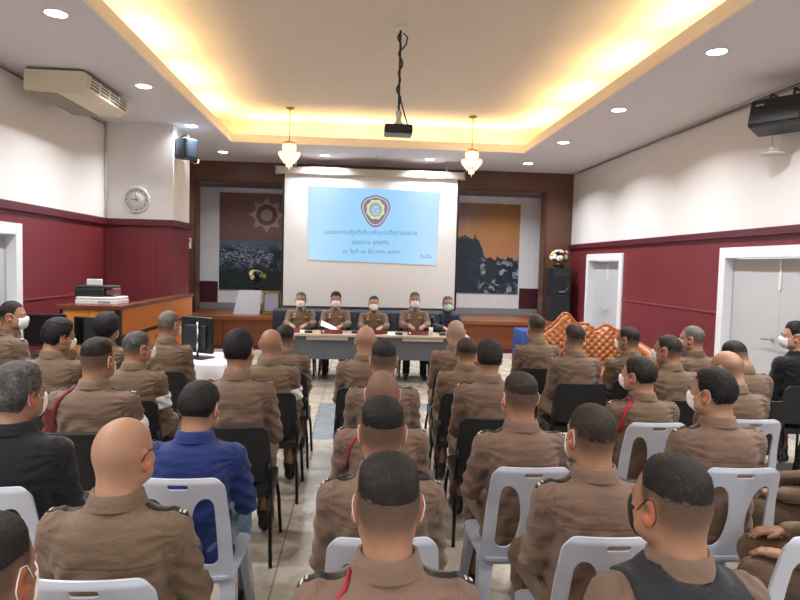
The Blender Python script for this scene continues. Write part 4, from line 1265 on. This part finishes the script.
MB().box(-.20, .14, -.15, .17, .0, .10, .018).build('body', PB, pr); MB().box(-.19, .22, -.13, .16, .10, .13, .01).build('lid', PBD, pr)
MB().xf(Matrix()).box(-.16, .02, .10, .125, .12, .20, .006).build('paper_tray', PW, pr); MB().box(.14, .24, -.10, .12, .02, .10, .012).build('ink_module', plain('plastic_wine', '6d3a45', .4), pr)

dk = thing('desk', 'dark desk carrying the two black monitors, beside the maroon wall', 'desk', (-3.02, 6.6, 0))
MB().box(-.50, .50, -.28, .28, .71, .74, .004).build('desktop', WOODB, dk)
for x in (-.48, .46): bx('side_panel', WOODB, dk, x, x + .02, -.26, .26, 0, .71)
bx('back_panel', WOODB, dk, -.46, .46, .22, .24, .2, .71)


def monitor(label, loc, rz, w2, h):
    t = thing('monitor', label, 'monitor', loc, rz)
    MB().box(-w2, w2, -.018, .022, .09, .09 + h, .008).build('housing', PB, t); bx('screen', plain('screen_off', '0b0c10', .12), t, -w2 + .015, w2 - .015, -.0195, -.0175, .108, .075 + h)
    MB().tube([(0, .03, .015), (0, .035, .22)], .018, 10).build('stand', PB, t); MB().lathe([(.11, 0), (.11, .008), (.03, .018), (0, .018)], 24).build('foot', PB, t)
    return t


monitor('black monitor on the desk, left one', (-3.18, 6.55, .74), R(8), .20, .33); monitor('black monitor on the desk, right one, standing lower', (-2.80, 6.62, .74), R(-25), .16, .30)
tb = thing('side_table', 'small table under a white cloth between counter and aisle', 'table', (-1.62, 6.47, 0))
m = MB(); n = 24; hw, hd, zt2 = .36, .42, .74
per = []
for i in range(4 * n):
    k, f = divmod(i, n); f = f / n * 2 - 1
    p = [(f * hw, -hd), (hw, f * hd), (-f * hw, hd), (-hw, -f * hd)][k]; per.append(p)
ctr = len(per)
for i, (a, b) in enumerate(per):
    q = 1 + .03 * math.sin(i * 1.1) + .02 * math.sin(i * .37); m.v += [(a, b, zt2 + .004), (a * 1.015, b * 1.015, zt2 - .012), (a * (1.0 + .05 * q), b * (1.0 + .05 * q), zt2 - .42 - .02 * math.sin(i * .3))]
for i in range(ctr):
    j = (i + 1) % ctr
    for r_ in (0, 1): m.f.append((i * 3 + r_, i * 3 + r_ + 1, j * 3 + r_ + 1, j * 3 + r_)); m.m.append(0); m.sm.append(True)
m.f.append(tuple(i * 3 for i in range(ctr))); m.m.append(0); m.sm.append(False)
m.build('white_cloth', plain('cloth_white', 'dcdbe0', .8), tb)
bx('tabletop', WOODT, tb, -hw + .01, hw - .01, -hd + .01, hd - .01, zt2 - .03, zt2)
for sx in (-1, 1):
    for sy in (-1, 1): MB().tube([(sx * (hw - .05), sy * (hd - .05), zt2 - .03), (sx * (hw - .04), sy * (hd - .04), 0)], .014, 8).build('leg', STB, tb)
tv = thing('television', 'black upright television seen from behind on the white-clothed table', 'television', (-1.64, 6.47, zt2 + .005), R(-28))
MB().box(-.20, .20, -.005, .04, .05, .42, .01).build('panel', PB, tv); MB().box(-.14, .14, -.03, 0, .10, .34, .012).build('rear_housing', PBD, tv)
MB().tube([(.06, -.05, .012), (.06, -.05, .38)], .012, 10).build('pole', CHR, tv); MB().box(-.10, .16, -.11, .09, 0, .014, .005).build('base', PBD, tv); MB().box(.04, .08, -.055, -.02, .30, .34, .004).build('clamp', PB, tv)
wc = thing('wooden_armchair', 'brown wooden armchair standing behind the television', 'chair', (-1.98, 7.25, 0), R(-70))
MB().box(-.22, .22, -.20, .22, .40, .45, .015).build('seat', plain('seat_red', '6a2320', .6), wc)
for sx in (-1, 1):
    MB().tube([(sx * .22, -.22, 0), (sx * .22, -.21, .45), (sx * .21, -.27, .90)], .018, 8).build('leg', CHW, wc); MB().tube([(sx * .22, .20, 0), (sx * .22, .20, .64)], .018, 8).build('leg', CHW, wc)
    MB().tube([(sx * .22, -.22, .66), (sx * .235, 0, .67), (sx * .23, .24, .65)], .02, 8).build('armrest', CHW, wc)
m = MB()
for z in (.56, .70, .84): m.box(-.21, .21, -.262 + (.56 - z) * .12, -.24 + (.56 - z) * .12, z, z + .07, .005)
m.build('back_slat', CHW, wc)

# ------------------------------------------------------------------ stage objects
ea = thing('display_board', 'white slanted display board on the stage left of the screen', 'board', (-2.23, 12.85, .66))
m = MB(); m.prism([(-.30, .0), (.24, .0), (.26, .50), (-.20, .50)], -.008, .008); m.xf(Matrix.Rotation(R(-10), 4, 'X')); m.build('white_panel', plain('board_white', 'cfd0d8', .6), ea)
MB().tube([(0, .14, 0), (0, -.05 + .13, .42)], .012, 8).build('prop_leg', WOODB, ea)
vs = thing('flower_vase', 'vase of white and yellow flowers behind the white display board', 'flowers', (-2.12, 13.3, .66))
MB().lathe([(.10, 0), (.10, .02), (.025, .05), (.022, .45), (.06, .52), (.05, .54), (0, .53)], 18).build('vase_stand', PB, vs)
FW = plain('petal_white', 'd8d8cf', .7); FYL = plain('petal_yellow', 'c9bd62', .7); FPK = plain('petal_pink', 'd8a7a0', .7); FPE = plain('petal_peach', 'd7ac7c', .7); GRN = plain('leaf_green', '2c3b2b', .7)


def flowers(t, c, r, n, mats, seed):
    rg = random.Random(seed)
    m = MB()
    for i in range(46):
        a, e = rg.uniform(0, 2 * PI), rg.uniform(-.3, 1.3); d = Vector((math.cos(a) * math.cos(e), math.sin(a) * math.cos(e), math.sin(e))); q = Vector((-d.y, d.x, 0)).normalized() * .022 if abs(d.z) < .98 else Vector((.02, 0, 0))
        p0 = Vector(c) - Vector((0, 0, r * .5)); p1 = p0 + d * r * .8; p2 = p0 + d * r * 1.35
        m.add([p0, p1 + q, p2, p1 - q], [(0, 1, 2, 3)])
    m.build('foliage', GRN, t, fix=False)['kind'] = 'stuff'
    for i in range(n):
        a, e = rg.uniform(0, 2 * PI), rg.uniform(-.1, 1.4); d = Vector((math.cos(a) * math.cos(e), math.sin(a) * math.cos(e), math.sin(e) * .8)); p = Vector(c) + d * r * rg.uniform(.7, 1.05)
        m = MB(); s_ = rg.uniform(.035, .052)
        for k in range(6):
            b = 2 * PI * k / 6; m.ball((s_ * .7 * math.cos(b), s_ * .7 * math.sin(b), s_ * .15), (s_ * .55, s_ * .55, s_ * .3), 8)
        m.ball((0, 0, s_ * .25), s_ * .4, 8)
        m.xf(Matrix.Translation(p) @ d.to_track_quat('Z', 'Y').to_matrix().to_4x4()); m.build('blossom', rg.choice(mats), t)


flowers(vs, (0, 0, .74), .20, 14, [FW, FYL, FW], 3)
al = thing('gilt_stand', 'small gilt stand with lavender cloth beside the white board', 'stand', (-1.76, 12.95, .66))
m = MB(); m.box(-.17, .17, -.12, .12, .44, .48, .006); m.box(-.18, .18, -.13, .13, 0, .05, .006)
for sx in (-1, 1):
    for sy in (-1, 1): m.box(sx * .15 - .015, sx * .15 + .015, sy * .10 - .015, sy * .10 + .015, .04, .45, .003)
m.build('gilt_frame', plain('gilt', '8f7434', .4, .4), al); bx('lavender_cloth', plain('cloth_lavender', 'b3abc4', .8), al, -.13, .13, -.105, -.095, .08, .42)
bd = thing('storage_box', 'dark box lying on the stage beside the gilt stand', 'box', (-1.40, 12.9, .66))
MB().box(-.14, .14, -.12, .12, 0, .09, .006).build('carton', plain('box_navy', '23283a', .6), bd); MB().box(-.145, .145, -.125, .125, .09, .105, .004).build('lid', PBD, bd)
ls = thing('tall_loudspeaker', 'tall black loudspeaker standing on the right end of the stage', 'loudspeaker', (4.20, 12.72, .66))
MB().box(-.20, .20, -.20, .24, .56, 1.12, .02).build('upper_cabinet', PB, ls); MB().box(-.20, .20, -.20, .24, 0, .555, .02).build('lower_cabinet', BLK, ls)
for z, r_ in ((.76, .15), (.28, .17)):
    MB().lathe([(r_, -.208), (r_ * .9, -.203), (r_ * .35, -.165), (0, -.175)], 26, axis='y', cap=False).xf(Matrix.Diagonal((1, -1, 1, 1))).xf(Matrix.Translation((0, 0, z))).build('woofer', PBD, ls)
m = MB(); m.box(-.16, .16, -.209, -.199, .96, 1.07, .004); m.build('horn', PBD, ls); MB().box(-.05, .05, -.21, -.2, .62, .64).build('badge', PGY, ls)
bq = thing('flower_bouquet', 'bouquet of peach and pink flowers on the tall loudspeaker', 'flowers', (4.18, 12.7, 1.785))
MB().lathe([(.09, 0), (.12, .09), (.10, .10), (0, .09)], 18).build('basket', CHW, bq); flowers(bq, (0, 0, .19), .22, 18, [FPE, FPK, FPE, FW], 9)
nt = thing('wall_notice', 'small white notice on the dark wood left of the stage', 'sign', (-3.52, YF, 1.98)); MB().box(-.06, .06, -.015, 0, 0, .22, .003).build('card', PW, nt); MB().box(-.04, .04, -.017, -.014, .13, .19).build('red_mark', plain('notice_red', 'a04a44', .6), nt)

# ------------------------------------------------------------------ tufted sofa, blue table
# upholstery
SOFM = NT('sofa_gold'); v_ = SOFM.coord('Object'); n_ = SOFM.noise(v_, 22, 4); SOF = SOFM.fin(SOFM.mix(n_, lin('6e3412'), lin('b06a30')), .4, 0, .5); SOFC = wood('wood_gilt', '7a3d16', 'b06a2c', .3)
so = thing('tufted_sofa', 'ornate orange-gold tufted sofa with scalloped back along the right', 'sofa', (3.22, 8.4, 0), R(-6))
nu, nv = 90, 44; hw = .62
V = []
for i in range(nu + 1):
    u = (i / nu * 2 - 1) * hw; a = abs(u) / hw; off = (u + .28) / hw
    top = .93 + .15 * math.exp(-(off / .28) ** 2) + .03 * math.cos(u * 22) - .16 * max(0, a - .7) / .3
    for j in range(nv + 1):
        v = .40 + (top - .40) * j / nv
        du, dv = u / .105, v / .10; tuft = (math.cos(PI * (du + dv)) * math.cos(PI * (du - dv)))
        y = .0 - .035 * math.sqrt(max(0, 1 - abs(tuft))) - .05 * math.sin(PI * min(1, j / nv)) ** .6 + .12 * (j / nv) + (.05 if j == nv else 0)
        V.append((u, y, v))
m = MB(); F = [(i * (nv + 1) + j, (i + 1) * (nv + 1) + j, (i + 1) * (nv + 1) + j + 1, i * (nv + 1) + j + 1) for i in range(nu) for j in range(nv)]
m.add(V, F, 0, True); b = len(m.v); m.add([(p[0], p[1] + .10, p[2]) for p in V], [tuple(reversed(f)) for f in F], 0, True)
m.build('tufted_back', SOF, so)
m = MB(); m.tube([V[i * (nv + 1) + nv][:1] + (V[i * (nv + 1) + nv][1] + .03, V[i * (nv + 1) + nv][2] + .01) for i in range(nu + 1)], .030, 8); m.build('carved_crest', SOFC, so)
MB().box(-hw, hw, -.62, .02, .22, .43, .06, seg=3).build('seat_cushion', SOF, so)
for sx in (-1, 1):
    m = MB(); m.tube([(sx * .64, .05, .74), (sx * .66, -.25, .70), (sx * .67, -.55, .66), (sx * .66, -.64, .58), (sx * .64, -.62, .48)], [.07, .075, .08, .07, .05], 12); m.box(sx * .64 - .05, sx * .64 + .05, -.60, .06, .2, .66, .02); m.build('arm', SOF, so)
    for y in (-.55, .02): MB().lathe([(.03, 0), (.04, .05), (.025, .12), (.05, .22)], 14, (sx * .60, y, 0)).build('foot', SOFC, so)
bt = thing('draped_table', 'low table draped in bright blue cloth on the right before the stage', 'table', (3.45, 11.3, 0))
m = MB(); n = 60; rect = []
for i in range(4 * 15):
    k, f = divmod(i, 15); f = f / 15 * 2 - 1; rect.append([(f * .45, -.3), (.45, f * .3), (-f * .45, .3), (-.45, -f * .3)][k])
for i, (a, b) in enumerate(rect):
    q = 1.02 + .02 * math.sin(i * 2.1); m.v += [(a, b, .62), (a * q, b * q, .60), (a * q * 1.03, b * q * 1.04, .02)]
for i in range(60):
    j = (i + 1) % 60
    for r_ in (0, 1): m.f.append((i * 3 + r_, i * 3 + r_ + 1, j * 3 + r_ + 1, j * 3 + r_)); m.m.append(0); m.sm.append(True)
m.f.append(tuple(i * 3 for i in range(60))); m.m.append(0); m.sm.append(False)
m.build('blue_cloth', plain('cloth_blue', '23407e', .7), bt); bx('tabletop', WOODT, bt, -.43, .43, -.28, .28, .58, .612)

# ------------------------------------------------------------------ on the walls and ceiling
ac = thing('air_conditioner', 'cream ceiling air conditioner hanging by the left wall', 'air conditioner', (-3.33, 7.66, 3.53))
m = MB(); m.prism([(-.33, .02), (.22, .0), (.33, .06), (.35, .20), (.30, .24), (-.33, .24)], -.55, .62, 'xz'); m.build('casing', IVORY, ac)
m = MB(); m.box(-.31, .0, -.50, .58, .0, .012, .002); m.xf(Matrix.Rotation(R(2), 4, 'Y')); m.build('intake_grille', plain('ac_grille', '8d8676', .6), ac)
m = MB()
for i in range(4): m.box(-.01, .005, -.50 + i * .275, -.26 + i * .275, -.06, .06, .002)
m.xf(Matrix.Translation((.345, 0, .14)) @ Matrix.Rotation(R(8), 4, 'Y')); m.build('outlet_vent', plain('vent_dark', '6d6a5c', .6), ac)
m = MB()
for z in (-.035, 0, .035): m.box(.004, .012, -.52, .58, z - .004, z + .004)
for i in range(5): m.box(.004, .012, -.515 + i * .275, -.505 + i * .275, -.065, .065)
m.xf(Matrix.Translation((.345, 0, .14)) @ Matrix.Rotation(R(8), 4, 'Y')); m.build('outlet_slats', ACW, ac)
m = MB()
for y in (-.42, .48):
    for x in (-.2, .2): m.tube([(x, y, .22), (x, y, .27)], .008, 6)
m.build('hanger_rod', PGY, ac)
bx('service_plate', IVORY, ac, -.34, .10, .62, .66, .05, .22)

ck = thing('wall_clock', 'round white wall clock on the left pier', 'clock', (-3.40, 9.82, 2.64))
MB().lathe([(0, 0), (.195, 0), (.20, .012), (.20, .03), (.180, .034), (.176, .022)], 40, axis='y').build('rim', plain('clock_rim', 'd4d1cc', .4), ck)
MB().lathe([(0, .023), (.177, .023), (.177, .01)], 40, axis='y').build('dial', plain('clock_dial', 'c9c7c1', .6), ck)
m = MB()
for i in range(12):
    a = PI / 6 * i; w2 = .006; p = Vector((math.sin(a), 0, math.cos(a))); q = Vector((math.cos(a), 0, -math.sin(a))) * w2
    m.add([p * .135 - q + Vector((0, -.0235, 0)), p * .16 - q + Vector((0, -.0235, 0)), p * .16 + q + Vector((0, -.0235, 0)), p * .135 + q + Vector((0, -.0235, 0))], [(0, 1, 2, 3)])
m.build('hour_marks', plain('clock_marks', '6a6764', .6), ck)
for nm, a, L_, w2 in (('hour_hand', R(-85), .085, .007), ('minute_hand', R(-8), .125, .005)):
    p = Vector((math.sin(a), 0, math.cos(a))); q = Vector((math.cos(a), 0, -math.sin(a))) * w2; e = Vector((0, -.027, 0))
    MB().add([p * -.02 - q + e, p * L_ - q * .4 + e, p * L_ + q * .4 + e, p * -.02 + q + e], [(0, 1, 2, 3)]).build(nm, PBD, ck)

s1 = thing('wall_speaker', 'dark blue-grey loudspeaker on a bracket at the left pier edge', 'loudspeaker', (PX + .16, 9.95, 3.46), R(-28))
MB().box(-.14, .14, -.12, .12, -.15, .16, .03).build('cabinet', plain('speaker_blue', '1c2a38', .5), s1); MB().box(-.125, .125, -.128, -.115, -.135, .145, .01).build('grille', plain('grille_blue', '1d2b3b', .7), s1)
MB().tube([(0, .05, .14), (0, .05, .22), (-.10, .06, .23), (-.17, .03, .18)], .012, 8).build('bracket', PBD, s1); MB().tube([(.05, 0, -.14), (.12, .05, -.22), (.16, .10, -.20), (.12, .14, -.13)], .007, 6).build('cable', PGY, s1)
s2 = thing('wall_speaker', 'black loudspeaker tilted on a bracket high on the right wall', 'loudspeaker', (4.31, 6.22, 3.39), R(34))
m = MB(); m.box(-.15, .15, -.27, .25, -.15, .15, .03); m.xf(Matrix.Rotation(R(14), 4, 'Y')); m.build('cabinet', PB, s2)
m = MB(); m.box(-.165, -.145, -.25, .23, -.13, .13, .008); m.xf(Matrix.Rotation(R(14), 4, 'Y')); m.build('grille', BLK, s2)
m = MB(); m.box(-.170, -.164, .10, .18, .06, .08); m.xf(Matrix.Rotation(R(14), 4, 'Y')); m.build('badge', PGY, s2)
MB().tube([(.20, .10, .24), (.02, .10, .24), (.0, .10, .15)], .014, 8).build('bracket', PB, s2); MB().tube([(.20, -.12, .26), (.02, -.12, .26), (.0, -.12, .15)], .014, 8).build('bracket', PB, s2)
la = thing('wall_lamp', 'small white dish lamp hanging below the right wall speaker', 'lamp', (4.42, 6.45, 3.05))
MB().lathe([(0, .03), (.03, .028), (.12, .0), (.125, -.008), (.03, .012), (0, .012)], 26).build('dish', PW, la)
MB().tube([(0, 0, .03), (0, .0, .09), (.06, 0, .16), (.15, 0, .20)], .009, 8).build('arm', PW, la); MB().tube([(-.02, 0, .03), (-.02, 0, .28), (.02, -.05, .32)], .003, 6).build('cord', PBD, la); MB().box(-.035, .035, -.03, .03, .03, .075, .008).build('socket', PW, la)

pj = thing('projector', 'black projector hanging on a cable-wrapped pole from the raised ceiling', 'projector', (.40, 6.75, 3.20))
MB().box(-.15, .15, -.11, .11, -.055, .045, .018).build('body', PB, pj); MB().box(-.145, .145, -.105, .105, -.062, -.050, .004).build('underside', PGY, pj)
MB().lathe([(.035, 0), (.040, .03), (.030, .03), (.02, .02), (0, .022)], 18, axis='y').xf(Matrix.Diagonal((1, -1, 1, 1))).xf(Matrix.Translation((.06, .11, 0))).build('lens', PBD, pj)
MB().box(-.05, .05, -.05, .05, .045, .075, .008).build('bracket', PW, pj); MB().tube([(0, 0, .07), (0, 0, .20)], .03, 14).build('pole_socket', PW, pj)
MB().tube([(0, 0, .18), (0, 0, 1.07)], .012, 10).build('pole', PBD, pj); MB().lathe([(.07, 1.08), (.07, 1.06), (.02, 1.045), (0, 1.045)], 20).build('ceiling_plate', PW, pj)
pts = [(.016 * math.sin(i * .8) + .012 * math.sin(i * .31), .016 * math.cos(i * .8), .10 + i * .0235) for i in range(41)]
MB().tube(pts, .011, 8).build('cable', PB, pj); MB().tube([(.03, 0, 1.02), (.075, 0, .98), (.06, .0, .90), (.01, 0, .84)], .008, 6).build('cable', PB, pj); MB().tube([(.02, -.02, .30), (.06, -.03, .16), (.10, -.06, .03)], .008, 6).build('cable', PB, pj)

CRY = emis('crystal_glow', 'ffe2c0', 2.2)
t_ = NT('crystal_glass_glow'); n_ = t_.noise(t_.coord(), 60, 2); CRG = t_.fin(t_.mix(n_, lin('c9b39a'), lin('f4e4d2')), .12, 0, .8, t_.mix(n_, lin('d9a878'), lin('fff0dc')), 1.15)  # crystals emit a little themselves, standing in for caught bulb light
BRS = plain('brass', 'b08a4c', .3, .9)
chn = thing('chandelier', 'small crystal chandelier left of the projector, before the screen', 'chandelier', (-1.17, 10.45, 0), group='crystal chandeliers')
MB().lathe([(.07, 4.28), (.06, 4.255), (.015, 4.24), (0, 4.24)], 18).build('ceiling_rose', BRS, chn); MB().tube([(0, 0, 4.25), (0, 0, 3.72)], .007, 8).build('stem', BRS, chn)
MB().lathe([(.02, 3.74), (.10, 3.72), (.11, 3.70), (.02, 3.69)], 20).build('crown_ring', BRS, chn)
def drops(rings):
    m = MB()
    for r_, z0, z1, k in rings:
        for i in range(k):
            a = 2 * PI * i / k; x, y = r_ * math.cos(a), r_ * math.sin(a); zm = (z0 + z1) / 2; w2 = .013
            m.add([(x, y, z0), (x + w2, y, zm), (x, y + w2, zm), (x - w2, y, zm), (x, y - w2, zm), (x, y, z1)], [(0, 1, 2), (0, 2, 3), (0, 3, 4), (0, 4, 1), (5, 2, 1), (5, 3, 2), (5, 4, 3), (5, 1, 4)])
    return m
o = drops([(.105, 3.71, 3.56, 18), (.085, 3.70, 3.55, 14)]).build('upper_crystals', CRG, chn); o['kind'] = 'stuff'
o = drops([(.17, 3.57, 3.49, 24), (.15, 3.54, 3.45, 22), (.12, 3.50, 3.41, 18), (.085, 3.46, 3.37, 12), (.045, 3.41, 3.31, 8), (.0, 3.38, 3.26, 1)]).build('lower_crystals', CRG, chn); o['kind'] = 'stuff'
MB().lathe([(.165, 3.565), (.172, 3.56), (.165, 3.555)], 28, cap=False).build('rim', BRS, chn)
for i in range(5):
    a = 2 * PI * i / 5; MB().ball((.06 * math.cos(a), .06 * math.sin(a), 3.60), (.018, .018, .03), 10).build('bulb', CRY, chn)
lamp('chandelier_lamp', 'POINT', (0, 0, 3.60), 9, (1, .8, .55), chn, shadow_soft_size=.12)
o = dup(chn, (1.88, 10.5, 0), R(20), 'small crystal chandelier right of the projector, before the screen')
